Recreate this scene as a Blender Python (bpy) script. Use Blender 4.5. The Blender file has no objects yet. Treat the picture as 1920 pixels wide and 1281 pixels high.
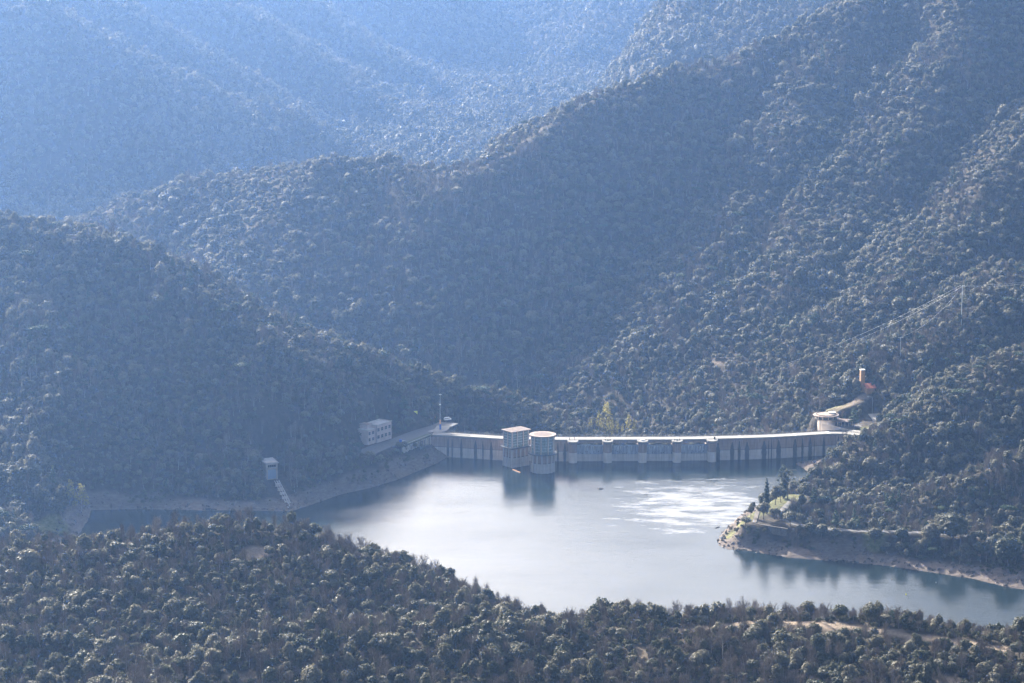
import bpy, math, random
import numpy as np
from mathutils import Vector

# ------------------------------------------------------------------ camera
S = bpy.context.scene
COL = S.collection
CAM_H = 366.0
PITCH = math.radians(10.4)
FPX = 1920 * 100 / 36.0
cam_d = bpy.data.cameras.new('camera')
cam_d.lens = 100.0
cam_d.sensor_width = 36.0
cam_d.clip_start = 1.0
cam_d.clip_end = 40000.0
cam = bpy.data.objects.new('camera', cam_d)
COL.objects.link(cam)
cam.location = (0, 0, CAM_H)
cam.rotation_euler = (math.pi / 2 - PITCH, 0, 0)
S.camera = cam

# ------------------------------------------------------------------ sky and sun
SUN_EL = math.radians(24.0)
SUN_AZ = math.radians(-30.0)          # measured from +Y towards +X
world = bpy.data.worlds.new('World')
S.world = world
world.use_nodes = True
wn = world.node_tree.nodes
wl = world.node_tree.links
bg = wn['Background']
sky = wn.new('ShaderNodeTexSky')
sky.sky_type = 'NISHITA'
sky.sun_disc = False
sky.sun_elevation = SUN_EL
sky.sun_rotation = SUN_AZ
sky.altitude = 400
sky.air_density = 1.0
sky.dust_density = 8.5
sky.ozone_density = 1.5
wl.new(sky.outputs[0], bg.inputs[0])
bg.inputs[1].default_value = 0.082
sun_d = bpy.data.lights.new('sun', 'SUN')
sun_d.energy = 5.0
sun_d.angle = math.radians(0.53)
sun_d.color = (1.0, 0.94, 0.84)
sun = bpy.data.objects.new('sun', sun_d)
COL.objects.link(sun)
sdir = Vector((math.sin(SUN_AZ) * math.cos(SUN_EL), math.cos(SUN_AZ) * math.cos(SUN_EL), math.sin(SUN_EL)))
sun.rotation_euler = sdir.to_track_quat('Z', 'Y').to_euler()
sun.location = (-400, 900, 700)
S.view_settings.view_transform = 'Standard'
S.view_settings.look = 'None'
S.view_settings.exposure = 2.08
S.view_settings.gamma = 1.0
S.view_settings.use_curve_mapping = False
S.cycles.max_bounces = 6
S.cycles.diffuse_bounces = 2
S.cycles.glossy_bounces = 2
S.cycles.transmission_bounces = 3
S.cycles.transparent_max_bounces = 6
S.cycles.volume_bounces = 1
S.cycles.use_denoising = True
S.cycles.use_adaptive_sampling = True
S.cycles.adaptive_threshold = 0.02
S.cycles.sample_clamp_indirect = 4.0

# ------------------------------------------------------------------ pixels of the 1920 frame to points in the place
cp, sp = math.cos(PITCH), math.sin(PITCH)

def ray(px, py):
    r = (px - 960.0) / FPX
    u = (640.5 - py) / FPX
    return np.array([r, cp + u * sp, -sp + u * cp])

def WY(px, py, Y):
    d = ray(px, py)
    t = Y / d[1]
    return np.array([d[0] * t, Y, CAM_H + d[2] * t])

def WZ(px, py, z):
    d = ray(px, py)
    t = (z - CAM_H) / d[2]
    return np.array([d[0] * t, d[1] * t, z])

def proj(X, Y, Z):
    dz = Z - CAM_H
    f = Y * cp - dz * sp
    u = Y * sp + dz * cp
    return 960 + X / f * FPX, 640.5 - u / f * FPX

# ------------------------------------------------------------------ noise
def _h(ix, iy, s):
    n = (ix * 374761393 + iy * 668265263 + s * 1442695041) & 0xFFFFFFFF
    n = ((n ^ (n >> 13)) * 1274126177) & 0xFFFFFFFF
    n = n ^ (n >> 16)
    return (n & 0xFFFF) / 65535.0

def vnoise(x, y, s=0):
    x = np.asarray(x, float); y = np.asarray(y, float)
    ix = np.floor(x).astype(np.int64); iy = np.floor(y).astype(np.int64)
    fx = x - ix; fy = y - iy
    fx = fx * fx * (3 - 2 * fx); fy = fy * fy * (3 - 2 * fy)
    a = _h(ix, iy, s); b = _h(ix + 1, iy, s); c = _h(ix, iy + 1, s); d = _h(ix + 1, iy + 1, s)
    return (a + (b - a) * fx) * (1 - fy) + (c + (d - c) * fx) * fy - 0.5

def fbm(x, y, s=0, o=4):
    v = 0; a = 1.0
    for i in range(o):
        v = v + a * vnoise(x * 2 ** i + 17.3 * i, y * 2 ** i - 9.1 * i, s + i)
        a *= 0.5
    return v

def ridged(x, y, s=0, o=3):
    v = 0; a = 1.0
    for i in range(o):
        v = v + a * (0.5 - np.abs(vnoise(x * 2 ** i + 3.7 * i, y * 2 ** i + 8.1 * i, s + i)) * 2)
        a *= 0.5
    return v

# ------------------------------------------------------------------ the ground: ridge lines (pixel x, pixel y of the tree tops, distance)
TREE = 7.0
def R(pts, sf, sb, rr=10.0, tree=TREE, left=0.0):
    return dict(left=left, p=[WY(*q) - np.array([0, 0, tree]) for q in pts], sf=sf, sb=sb, r=rr)

RIDGES = [
    # near left hill
    R([(-300, 935, 1110), (-60, 962, 1085), (150, 965, 1060), (320, 972, 1040), (480, 990, 1030), (600, 1040, 1020), (720, 1100, 1008), (860, 1166, 990), (960, 1235, 975)], .16, .55, 8, 4.2),
    # near ridge along the bottom
    R([(-100, 1420, 820), (300, 1300, 850), (430, 1262, 870), (560, 1215, 885), (700, 1188, 900), (860, 1172, 915), (1000, 1172, 930), (1200, 1152, 950), (1400, 1138, 960), (1600, 1152, 950), (1750, 1178, 940), (1920, 1200, 930), (2200, 1240, 900)], .12, .50, 5, 3.4),
    # small hill on the left edge
    R([(-300, 800, 1500), (-60, 862, 1485), (50, 880, 1475), (110, 905, 1465), (150, 935, 1455)], .7, .6, 6),
    # left hill
    R([(-700, 260, 1850), (-300, 330, 1790), (0, 388, 1740), (150, 418, 1715), (300, 478, 1690), (400, 520, 1680), (500, 565, 1672), (650, 625, 1668), (760, 672, 1672), (850, 705, 1690), (920, 728, 1715), (985, 770, 1740), (1040, 810, 1765)], .68, .55, 10),
    # its two flank spurs
    R([(300, 478, 1690), (420, 560, 1640), (520, 640, 1600), (600, 700, 1585), (660, 770, 1578)], .70, .60, 5),
    R([(0, 420, 1720), (60, 560, 1640), (110, 700, 1570), (160, 820, 1530)], .62, .62, 10),
    # central mountain behind the dam
    R([(-300, 560, 2380), (60, 450, 2330), (150, 405, 2300), (250, 352, 2270), (400, 330, 2230), (540, 300, 2190), (640, 285, 2160), (760, 285, 2140), (900, 272, 2120), (1000, 222, 2150), (1100, 160, 2190), (1200, 140, 2230), (1300, 115, 2270), (1400, 90, 2300), (1480, 50, 2330), (1550, 5, 2350), (1640, -50, 2385), (1760, -110, 2420), (1900, -150, 2450), (2500, -220, 2500)], .70, .62, 9),
    R([(1750, -250, 2450), (1900, -330, 2480), (2300, -420, 2500)], .66, .62, 9, TREE, 1.9),
    # spurs of the right flank
    R([(1600, -10, 2355), (1480, 190, 2190), (1345, 430, 2010), (1262, 610, 1900), (1235, 735, 1850)], .56, .50, 10),
    R([(1800, 40, 2270), (1650, 290, 2090), (1490, 490, 1935), (1390, 650, 1845), (1330, 750, 1800)], .54, .48, 10),
    R([(2000, 150, 2150), (1810, 370, 1965), (1670, 550, 1835), (1565, 680, 1765), (1490, 765, 1735)], .54, .48, 10),
    R([(2200, 380, 1960), (1920, 505, 1815), (1804, 575, 1745), (1700, 690, 1700), (1645, 745, 1685)], .54, .48, 10),
    R([(1700, 120, 2230), (1570, 300, 2080), (1420, 510, 1950), (1310, 680, 1850)], .54, .48, 8, 10),
    R([(1900, 240, 2090), (1740, 420, 1930), (1580, 590, 1820), (1440, 740, 1770)], .54, .48, 8, 9),
    R([(2050, 400, 1920), (1860, 500, 1830), (1720, 610, 1770), (1610, 720, 1715)], .54, .48, 8, 9),
    # near right hill
    R([(2300, 520, 1660), (2050, 590, 1640), (1920, 650, 1600), (1790, 742, 1572), (1700, 792, 1556), (1640, 822, 1548), (1590, 850, 1540), (1545, 876, 1530), (1515, 905, 1515)], .62, .60, 10),
    R([(2050, 800, 1480), (1850, 870, 1460), (1700, 930, 1448), (1600, 960, 1440)], .55, .50, 10),
    # far left mountain and its spurs
    R([(-400, -60, 2990), (-150, -20, 2960), (60, 0, 2930), (160, 110, 2890), (270, 220, 2840), (350, 285, 2800), (450, 345, 2760)], .95, .45, 22),
    R([(-300, -190, 3330), (0, -110, 3270), (180, -10, 3210), (260, 80, 3170), (350, 150, 3130), (450, 215, 3080), (560, 300, 3020)], .95, .45, 22),
    R([(380, 165, 3090), (450, 193, 3060), (500, 190, 3045), (550, 215, 3020), (620, 262, 2980), (680, 320, 2940)], .95, .5, 16),
    R([(100, -160, 3720), (300, -70, 3640), (410, 0, 3580), (490, 45, 3540), (560, 90, 3500), (650, 150, 3450), (740, 205, 3400), (830, 255, 3340), (930, 310, 3280)], .95, .45, 22),
    R([(350, -150, 4050), (500, -40, 3950), (570, 10, 3900), (660, 70, 3850), (750, 120, 3800), (850, 180, 3740), (940, 235, 3680), (1020, 300, 3600), (1110, 390, 3520)], .95, .45, 22),
    R([(700, -130, 4400), (800, 0, 4280), (850, 50, 4240), (930, 110, 4180), (1010, 150, 4120), (1080, 190, 4060), (1150, 235, 4000), (1250, 320, 3900)], .95, .45, 22),
    # bright far slope on the right
    R([(1330, -110, 3300), (1275, 0, 3180), (1250, 70, 3100), (1228, 140, 3020), (1205, 230, 2920)], .42, .35, 14, TREE, 3.0),
    R([(300, -80, 4900), (700, -70, 4800), (950, -40, 4600), (1100, -20, 4500), (1250, -60, 4400), (1400, -120, 4400)], .5, .5, 10),
    dict(R([(2000, -330, 3420), (1750, -210, 3330), (1600, -110, 3240), (1520, -30, 3150), (1480, 60, 3050), (1440, 150, 2960)], .36, .36, 10), drop=185.0),
    # farthest backdrop range
    R([(-1500, -150, 5600), (-300, -170, 5500), (600, -200, 5400), (1200, -190, 5300), (2500, -250, 5400)], .35, .3, 30),
]

def seg_dist(X, Y, a, b):
    dx, dy = b[0] - a[0], b[1] - a[1]
    L = dx * dx + dy * dy + 1e-9
    t = np.clip(((X - a[0]) * dx + (Y - a[1]) * dy) / L, 0, 1)
    ex = X - (a[0] + t * dx); ey = Y - (a[1] + t * dy)
    return np.sqrt(ex * ex + ey * ey), t, ex, ey

# lake outline (pixels, all at z = 0)
DAM_PX = [(808, 815.5), (840, 817), (900, 820.5), (945, 823), (1040, 824.7), (1132, 824.6), (1261, 824.2), (1328, 823.2), (1400, 821.4), (1459, 819.3), (1525, 815.4), (1562, 813.4), (1592, 814.8), (1612, 819), (1622, 826)]
CREST_Z = 12.8
DAM_RAW = [WZ(x, y, CREST_Z) for x, y in DAM_PX]

def catmull(pts, n):
    P = [np.array(p, float) for p in pts]
    P = [2 * P[0] - P[1]] + P + [2 * P[-1] - P[-2]]
    out = []
    for i in range(1, len(P) - 2):
        for k in range(n):
            t = k / n
            out.append(.5 * ((2 * P[i]) + (-P[i - 1] + P[i + 1]) * t + (2 * P[i - 1] - 5 * P[i] + 4 * P[i + 1] - P[i + 2]) * t * t + (-P[i - 1] + 3 * P[i] - 3 * P[i + 1] + P[i + 2]) * t ** 3))
    out.append(P[-2])
    return np.array(out)

DAM = catmull(DAM_RAW, 8)
lake_px = [(-400, 1240), (-150, 1180), (40, 1110), (110, 1050), (150, 1000), (166, 975), (172, 957), (260, 955), (360, 957), (470, 958), (546, 959), (590, 945), (640, 927), (700, 914), (745, 900), (790, 881), (820, 869), (838, 858)]
LAKE = [WZ(x, y, 0)[:2] for x, y in lake_px]
nD = len(DAM)
LAKE += [p[:2] + np.array([0, 3.0]) for p in DAM[12:nD - 18:4]]
LAKE += [WZ(x, y, 0)[:2] for x, y in [(1560, 856), (1530, 862), (1495, 867), (1490, 870), (1508, 880), (1518, 890), (1512, 905), (1497, 918), (1470, 924), (1440, 934), (1405, 953), (1385, 968), (1362, 990), (1346, 1008), (1346, 1022), (1362, 1030), (1400, 1034), (1440, 1040), (1480, 1046), (1540, 1051), (1600, 1056), (1660, 1061), (1700, 1067), (1760, 1076), (1830, 1087), (1880, 1100), (1930, 1108), (2050, 1130), (2300, 1160)]]
LAKE += [np.array(q, float) for q in [(420, 1150), (200, 1165), (0, 1175), (-150, 1170), (-300, 1150)]]
LAKE = np.array(LAKE)

def lake_sd(X, Y):
    """signed distance to the shore, positive on land"""
    D = np.full(X.shape, 1e9); inside = np.zeros(X.shape, bool)
    n = len(LAKE)
    for i in range(n):
        a, b = LAKE[i], LAKE[(i + 1) % n]
        d, t, ex, ey = seg_dist(X, Y, a, b)
        D = np.minimum(D, d)
        if a[1] != b[1]:
            c = ((a[1] > Y) != (b[1] > Y)) & (X < (b[0] - a[0]) * (Y - a[1]) / (b[1] - a[1]) + a[0])
            inside ^= c
    return np.where(inside, -D, D)

def dam_y(X):
    m = nD - 10
    return np.interp(X, DAM[:m, 0], DAM[:m, 1])

def base_height(X, Y):
    X = np.asarray(X, float); Y = np.asarray(Y, float)
    far = np.clip((Y - 2400) / 800, 0, 1)
    wx = X + fbm(X / 90, Y / 90, 5, 3) * (14 - 9 * far)
    wy = Y + fbm(X / 90, Y / 90, 55, 3) * (14 - 9 * far)
    H = np.full(X.shape, -1e3)
    for g in RIDGES:
        for a, b in zip(g['p'][:-1], g['p'][1:]):
            d, t, ex, ey = seg_dist(wx, wy, a, b)
            c = ey / (d + 1e-6)
            s = g['sf'] + (g['sb'] - g['sf']) * (0.5 + 0.5 * c)
            if g['left']: s = s * (1 + g['left'] * np.clip(-ex / (d + 1e-6), 0, 1))
            h = a[2] + (b[2] - a[2]) * t
            v = h - s * (np.sqrt(d * d + g['r'] ** 2) - g['r'])
            if 'drop' in g: v = v - np.maximum(0, d - g['drop']) * 1.3
            m = np.maximum(H, v)
            k = 7.0
            H = m + k * np.log1p(np.exp(-np.abs(H - v) / k)) * 0.35
    floor = np.where(Y > 1640, -38 - (Y - 1640) * 0.005, -22)
    floor = np.where(Y > 2300, -46 + np.clip((Y - 2300) * 0.15, 0, 50), floor)
    m = np.maximum(H, floor); k = 9.0
    H = m + k * np.log1p(np.exp(-np.abs(H - floor) / k)) * 0.5
    amp = 1 + .3 * far
    rel = np.clip((H + 5) / 60, 0, 1) * np.clip((Y - 1600) / 150, 0, 1)
    H = H + rel * (ridged((X + .35 * Y) / 150, Y / 420, 121, 3) * (15 - 9 * far) - 8 + 5 * far)
    H = H + amp * (ridged(X / 75, Y / 120, 21, 3) * 4.5 - 1.5) + fbm(X / 22, Y / 22, 31, 3) * 2.2
    return H

def PW(px, py, z):
    return WZ(px, py, z)

ROAD_Z = 12.9
LEFT_ROAD = [(455, 868), (500, 862), (580, 860), (640, 857), (672, 852), (700, 840), (728, 828), (760, 817), (795, 806), (822, 797), (838, 788)]
STAMPS = [   # polyline points, half width, falloff
    ([WZ(x, y, ROAD_Z - .15) for x, y in [(455, 868), (520, 861), (580, 860), (640, 857), (680, 850)]], 3.0, 7),
    ([WZ(x, y, ROAD_Z - .15) for x, y in [(685, 848), (720, 832), (750, 824), (790, 812), (815, 805), (838, 800), (850, 806)]], 9.0, 9),
    ([WZ(x, y, ROAD_Z - .15) for x, y in [(700, 815), (730, 806)]], 6.0, 8),
    ([WZ(x, y, CREST_Z - .15) for x, y in [(1600, 812), (1622, 806), (1640, 800)]], 6.5, 8),
    ([WZ(x, y, CREST_Z + 0.2) for x, y in [(1566, 803), (1600, 800), (1630, 797)]], 6.0, 6),
    ([WZ(1638, 803, 13.0), WZ(1644, 788, 14.5), WZ(1636, 776, 16.0), WZ(1615, 766, 17.5)], 4.5, 6),
    ([WZ(1560, 768, 18.5), WZ(1585, 762, 19.5), WZ(1612, 752, 22.0)], 3.5, 6),
    ([WZ(1548, 782, 16.0)], 7.0, 8),
    ([WZ(1625, 736, 25.0)], 2.5, 11),
    # terrace and lawns of the peninsula
    ([WZ(1422, 978, 10.6), WZ(1440, 966, 10.8), WZ(1458, 955, 11.2), WZ(1478, 942, 11.8), WZ(1492, 934, 12.2)], 8.5, 7),
    ([WZ(1425, 983, 10.6), WZ(1448, 981, 10.7), WZ(1475, 984, 10.8)], 3.5, 4),
    # shore road below the near right hill
    ([WZ(x, y, 11.6) for x, y in [(1478, 978), (1500, 985), (1540, 991), (1580, 994), (1640, 997), (1720, 999), (1820, 1006), (1930, 1018)]], 3.2, 6),
    # valve house shelf
    ([WZ(516, 898, 7.8), WZ(508, 886, 8.5), WZ(504, 876, 9.0)], 5.0, 8),
    ([WZ(517, 900, 7.6), WZ(526, 914, 6.0), WZ(538, 938, 2.6), WZ(547, 956, .3)], 4.0, 6),
]

def hfun(X, Y):
    X = np.asarray(X, float); Y = np.asarray(Y, float)
    sh = X.shape
    X = X.ravel(); Y = Y.ravel()
    H = base_height(X, Y)
    sd = lake_sd(X, Y)
    up = (Y < dam_y(X) + 4) | (sd < 0)
    land = np.clip(H, 0.25 * np.minimum(sd, 30) + .1, 0.1 + 0.78 * sd + fbm(X / 5, Y / 5, 91, 3) * np.clip(sd * .25, 0, 1.4))
    land_up = np.where(sd > 0, land, 0)
    H2 = np.where(sd > 0, np.where(up, land_up, H), -np.minimum(-sd * 0.6, 22) - .3)
    # behind the dam near its ends keep the ground up to the crest, in the middle let it drop
    for pts, w, f in STAMPS:
        best = np.full(X.shape, 1e9); bz = np.zeros(X.shape)
        if len(pts) == 1:
            pts = [pts[0], pts[0] + np.array([.01, 0, 0])]
        for a, b in zip(pts[:-1], pts[1:]):
            d, t, ex, ey = seg_dist(X, Y, a, b)
            z = a[2] + (b[2] - a[2]) * t
            bz = np.where(d < best, z, bz); best = np.minimum(d, best)
        k = np.clip(1 - (best - w) / f, 0, 1)
        k = k * k * (3 - 2 * k)
        k = np.where(sd > 0, k * np.clip(sd / 4, 0, 1), 0)
        H2 = H2 * (1 - k) + bz * k
    # never above the dam body: keep the ground below the crest near the dam line
    dd = np.full(X.shape, 1e9)
    for a, b in zip(DAM[:-1:2], DAM[2::2]):
        d, t, ex, ey = seg_dist(X, Y, a + np.array([0, 6, 0]), b + np.array([0, 6, 0]))
        dd = np.minimum(dd, d)
    H2 = np.minimum(H2, 12.3 + np.maximum(dd - 8, 0) * 0.8)
    a_ = WZ(812, 819, 12.8); b_ = WZ(752, 841, 12.8)
    d, t, ex, ey = seg_dist(X, Y, a_ + np.array([3.5, -4.0, 0]), b_ + np.array([3.5, -4.0, 0]))
    H2 = np.where(sd > 0, np.minimum(H2, np.minimum(.75 * sd, 5.5 + 2.5 * t + np.maximum(d - 3.2, 0) * 2.2)), H2)
    edge = np.maximum(-32 - X, X - 112 + fbm(X / 30, Y / 30, 77, 2) * 8)
    cap = -4 + np.maximum(edge, 0) * 1.0 + np.clip(Y - dam_y(X) - 70, 0, 600) * 0.9
    H2 = np.where(Y > dam_y(X) + 3, np.minimum(H2, np.maximum(cap, -30)), H2)
    return H2.reshape(sh)

def hz(x, y):
    return float(hfun(np.array([x]), np.array([y]))[0])

def hit(px, py, y0=700, y1=5500, n=1600):
    """where the ray through a pixel meets the ground"""
    d = ray(px, py)
    Ys = y0 * (y1 / y0) ** (np.arange(n) / (n - 1.0))
    t = Ys / d[1]
    Z = CAM_H + d[2] * t
    X = d[0] * t
    Hh = hfun(X, Ys)
    i = int(np.argmax(Hh > Z))
    if i == 0:
        return np.array([X[-1], Ys[-1], Hh[-1]])
    f = (Z[i - 1] - Hh[i - 1]) / ((Z[i - 1] - Hh[i - 1]) + (Hh[i] - Z[i]) + 1e-9)
    Y = Ys[i - 1] + (Ys[i] - Ys[i - 1]) * f
    x = X[i - 1] + (X[i] - X[i - 1]) * f
    return np.array([x, Y, hz(x, Y)])

# ------------------------------------------------------------------ materials
MATS = {}
def mat(name, col=(.5, .5, .5), rough=.8, noise=None, spec=.3, bump=0.0, metal=0.0, alpha=None):
    """procedural material: base colour broken up by two noises in object space"""
    m = bpy.data.materials.new(name)
    m.use_nodes = True
    n, l = m.node_tree.nodes, m.node_tree.links
    b = n['Principled BSDF']
    b.inputs['Roughness'].default_value = rough
    b.inputs['Specular IOR Level'].default_value = spec
    b.inputs['Metallic'].default_value = metal
    b.inputs['Base Color'].default_value = (*col, 1)
    if noise:
        sc, amt = noise
        g = n.new('ShaderNodeNewGeometry')
        t = n.new('ShaderNodeTexNoise'); t.inputs['Scale'].default_value = sc; t.inputs['Detail'].default_value = 6
        l.new(g.outputs['Position'], t.inputs['Vector'])
        r = n.new('ShaderNodeMapRange')
        r.inputs['From Min'].default_value = .3; r.inputs['From Max'].default_value = .7
        r.inputs['To Min'].default_value = 1 - amt; r.inputs['To Max'].default_value = 1 + amt
        l.new(t.outputs['Fac'], r.inputs['Value'])
        mx = n.new('ShaderNodeVectorMath'); mx.operation = 'SCALE'
        mx.inputs[0].default_value = col
        l.new(r.outputs[0], mx.inputs['Scale'])
        l.new(mx.outputs[0], b.inputs['Base Color'])
        if bump:
            bp = n.new('ShaderNodeBump'); bp.inputs['Strength'].default_value = bump; bp.inputs['Distance'].default_value = .2
            l.new(t.outputs['Fac'], bp.inputs['Height']); l.new(bp.outputs[0], b.inputs['Normal'])
    MATS[name] = m
    return m

def concrete(name, c1, c2, streak=.5, lift=2.0):
    """board-marked concrete with horizontal pour lines and vertical weather streaks"""
    m = bpy.data.materials.new(name); m.use_nodes = True
    n, l = m.node_tree.nodes, m.node_tree.links
    b = n['Principled BSDF']; b.inputs['Roughness'].default_value = .85; b.inputs['Specular IOR Level'].default_value = .2
    g = n.new('ShaderNodeNewGeometry')
    mp = n.new('ShaderNodeMapping'); mp.inputs['Scale'].default_value = (1.3, 1.3, .12)
    l.new(g.outputs['Position'], mp.inputs['Vector'])
    t = n.new('ShaderNodeTexNoise'); t.inputs['Scale'].default_value = 1.0; t.inputs['Detail'].default_value = 5
    l.new(mp.outputs[0], t.inputs['Vector'])
    t2 = n.new('ShaderNodeTexNoise'); t2.inputs['Scale'].default_value = .25; t2.inputs['Detail'].default_value = 5
    l.new(g.outputs['Position'], t2.inputs['Vector'])
    cr = n.new('ShaderNodeMix'); cr.data_type = 'RGBA'
    cr.inputs['A'].default_value = (*c1, 1); cr.inputs['B'].default_value = (*c2, 1)
    l.new(t2.outputs['Fac'], cr.inputs['Factor'])
    r = n.new('ShaderNodeMapRange'); r.inputs['From Min'].default_value = .35; r.inputs['From Max'].default_value = .65
    r.inputs['To Min'].default_value = 1 - streak * .5; r.inputs['To Max'].default_value = 1.08
    l.new(t.outputs['Fac'], r.inputs['Value'])
    sx = n.new('ShaderNodeSeparateXYZ'); l.new(g.outputs['Position'], sx.inputs[0])
    dv = n.new('ShaderNodeMath'); dv.operation = 'DIVIDE'; dv.inputs[1].default_value = lift; l.new(sx.outputs['Z'], dv.inputs[0])
    fr = n.new('ShaderNodeMath'); fr.operation = 'FRACT'; l.new(dv.outputs[0], fr.inputs[0])
    lt = n.new('ShaderNodeMath'); lt.operation = 'LESS_THAN'; lt.inputs[1].default_value = .1; l.new(fr.outputs[0], lt.inputs[0])
    k = n.new('ShaderNodeMath'); k.operation = 'MULTIPLY_ADD'; k.inputs[1].default_value = -.13; k.inputs[2].default_value = 1
    l.new(lt.outputs[0], k.inputs[0])
    mu = n.new('ShaderNodeMath'); mu.operation = 'MULTIPLY'; l.new(k.outputs[0], mu.inputs[0]); l.new(r.outputs[0], mu.inputs[1])
    vs = n.new('ShaderNodeVectorMath'); vs.operation = 'SCALE'; l.new(cr.outputs['Result'], vs.inputs[0]); l.new(mu.outputs[0], vs.inputs['Scale'])
    l.new(vs.outputs[0], b.inputs['Base Color'])
    MATS[name] = m
    return m

def leaf_mat(name, c1, c2, trans=.25, rough=.75, spec=.15):
    """foliage: tone differs from plant to plant and from leaf clump to leaf clump"""
    m = bpy.data.materials.new(name); m.use_nodes = True
    n, l = m.node_tree.nodes, m.node_tree.links
    out = n['Material Output']; b = n['Principled BSDF']
    b.inputs['Roughness'].default_value = rough; b.inputs['Specular IOR Level'].default_value = spec
    oi = n.new('ShaderNodeObjectInfo')
    at = n.new('ShaderNodeAttribute'); at.attribute_name = 'tone'
    mx = n.new('ShaderNodeMix'); mx.data_type = 'RGBA'
    mx.inputs['A'].default_value = (*c1, 1); mx.inputs['B'].default_value = (*c2, 1)
    l.new(oi.outputs['Random'], mx.inputs['Factor'])
    r = n.new('ShaderNodeMapRange'); r.inputs['To Min'].default_value = .55; r.inputs['To Max'].default_value = 1.5
    l.new(at.outputs['Fac'], r.inputs['Value'])
    vs = n.new('ShaderNodeVectorMath'); vs.operation = 'SCALE'
    l.new(mx.outputs['Result'], vs.inputs[0]); l.new(r.outputs[0], vs.inputs['Scale'])
    l.new(vs.outputs[0], b.inputs['Base Color'])
    if trans:
        tr = n.new('ShaderNodeBsdfTranslucent')
        l.new(vs.outputs[0], tr.inputs['Color'])
        ms = n.new('ShaderNodeMixShader'); ms.inputs[0].default_value = trans
        l.new(b.outputs[0], ms.inputs[1]); l.new(tr.outputs[0], ms.inputs[2])
        l.new(ms.outputs[0], out.inputs['Surface'])
    MATS[name] = m
    return m

leaf_mat('oak_leaves', (.040, .050, .024), (.165, .150, .098), .32, .60, .28)
leaf_mat('pine_needles', (.028, .052, .026), (.055, .085, .040), .12)
leaf_mat('cypress_leaves', (.018, .034, .020), (.024, .042, .024), .05)
leaf_mat('spring_leaves', (.30, .26, .06), (.36, .31, .09), .4)
leaf_mat('bare_twigs', (.10, .076, .060), (.17, .14, .115), .0, .8, .1)
leaf_mat('shrub_leaves', (.055, .062, .030), (.12, .11, .055), .18)
mat('bark', (.11, .09, .075), .9, (2.0, .4))
mat('pale_bark', (.26, .24, .21), .9, (2.0, .3))
concrete('dam_upper', (.30, .21, .165), (.40, .31, .255), .6)
concrete('dam_lower', (.46, .40, .35), (.62, .56, .50), .5)
concrete('pier_concrete', (.52, .45, .39), (.68, .61, .54), .4)
concrete('weir_wall', (.25, .27, .31), (.42, .45, .50), .8)
concrete('tower_upper', (.27, .20, .165), (.35, .275, .235), .55)
concrete('tower_lower', (.38, .345, .32), (.50, .46, .43), .5)
mat('deck_pale', (.25, .232, .205), .85, (.6, .12))
mat('path_grey', (.15, .14, .13), .9, (.8, .15))
mat('asphalt', (.095, .09, .086), .9, (.8, .2))
mat('paint_white', (.55, .55, .53), .6, (3, .05))
mat('render_pink', (.56, .44, .39), .85, (.5, .12))
mat('render_pale', (.50, .44, .38), .85, (.5, .12))
mat('roof_brown', (.13, .095, .08), .9, (.5, .3))
mat('roof_rim', (.27, .205, .165), .85, (.8, .15))
mat('roof_grey', (.36, .34, .32), .9, (.5, .25))
mat('roof_red', (.42, .13, .08), .85, (1.0, .2))
mat('brick_orange', (.36, .21, .10), .85, (1.2, .15))
mat('dark_metal', (.05, .055, .05), .5, (2, .2), .5)
mat('grey_metal', (.35, .36, .36), .4, (2, .1), .5, 0, .4)
mat('pale_metal', (.62, .63, .62), .45, (2, .08), .5)
mat('dark_glass', (.03, .04, .05), .12, None, .5)
mat('wet_stain', (.055, .060, .068), .6, (1.2, .35))
mat('moss_dark', (.05, .065, .035), .9, (1, .4))
mat('yellow_paint', (.72, .70, .06), .5, (2, .1))
mat('red_paint', (.60, .04, .10), .5, (2, .1))
mat('blue_paint', (.04, .12, .42), .5, (2, .1))
mat('door_blue', (.34, .42, .52), .5, (2, .1))
mat('orange_plastic', (.75, .33, .10), .5, (2, .1))
mat('driftwood', (.30, .24, .18), .9, (2, .3))
mat('dark_paint', (.03, .03, .035), .35, None, .5)
mat('stone_wall', (.13, .115, .10), .9, (1.2, .35), .2, .5)
mat('cloth_dark', (.03, .025, .035), .9, None)
mat('cloth_red', (.20, .03, .05), .9, None)
mat('skin', (.45, .28, .2), .7, None)
mat('teal_paint', (.05, .25, .20), .6, None)
gm = bpy.data.materials.new('window_glass'); gm.use_nodes = True
gn, gl = gm.node_tree.nodes, gm.node_tree.links
gb = gn['Principled BSDF']; gb.inputs['Base Color'].default_value = (.16, .21, .22, 1); gb.inputs['Roughness'].default_value = .08
gt = gn.new('ShaderNodeBsdfTransparent'); gt.inputs[0].default_value = (.72, .86, .84, 1)
gx = gn.new('ShaderNodeMixShader'); gx.inputs[0].default_value = .55
gl.new(gb.outputs[0], gx.inputs[1]); gl.new(gt.outputs[0], gx.inputs[2]); gl.new(gx.outputs[0], gn['Material Output'].inputs['Surface'])
MATS['window_glass'] = gm

# ------------------------------------------------------------------ object helpers
def tag(o, label=None, cat=None, group=None, kind=None):
    if label: o['label'] = label
    if cat: o['category'] = cat
    if group: o['group'] = group
    if kind: o['kind'] = kind
    return o

def empty(name, loc, label, cat, group=None, rz=0.0):
    o = bpy.data.objects.new(name, None)
    o.empty_display_size = 1
    COL.objects.link(o)
    o.location = loc; o.rotation_euler = (0, 0, rz)
    tag(o, label, cat, group)
    o['_loc'] = [float(v) for v in loc]
    o['_rz'] = float(rz)
    return o

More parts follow.
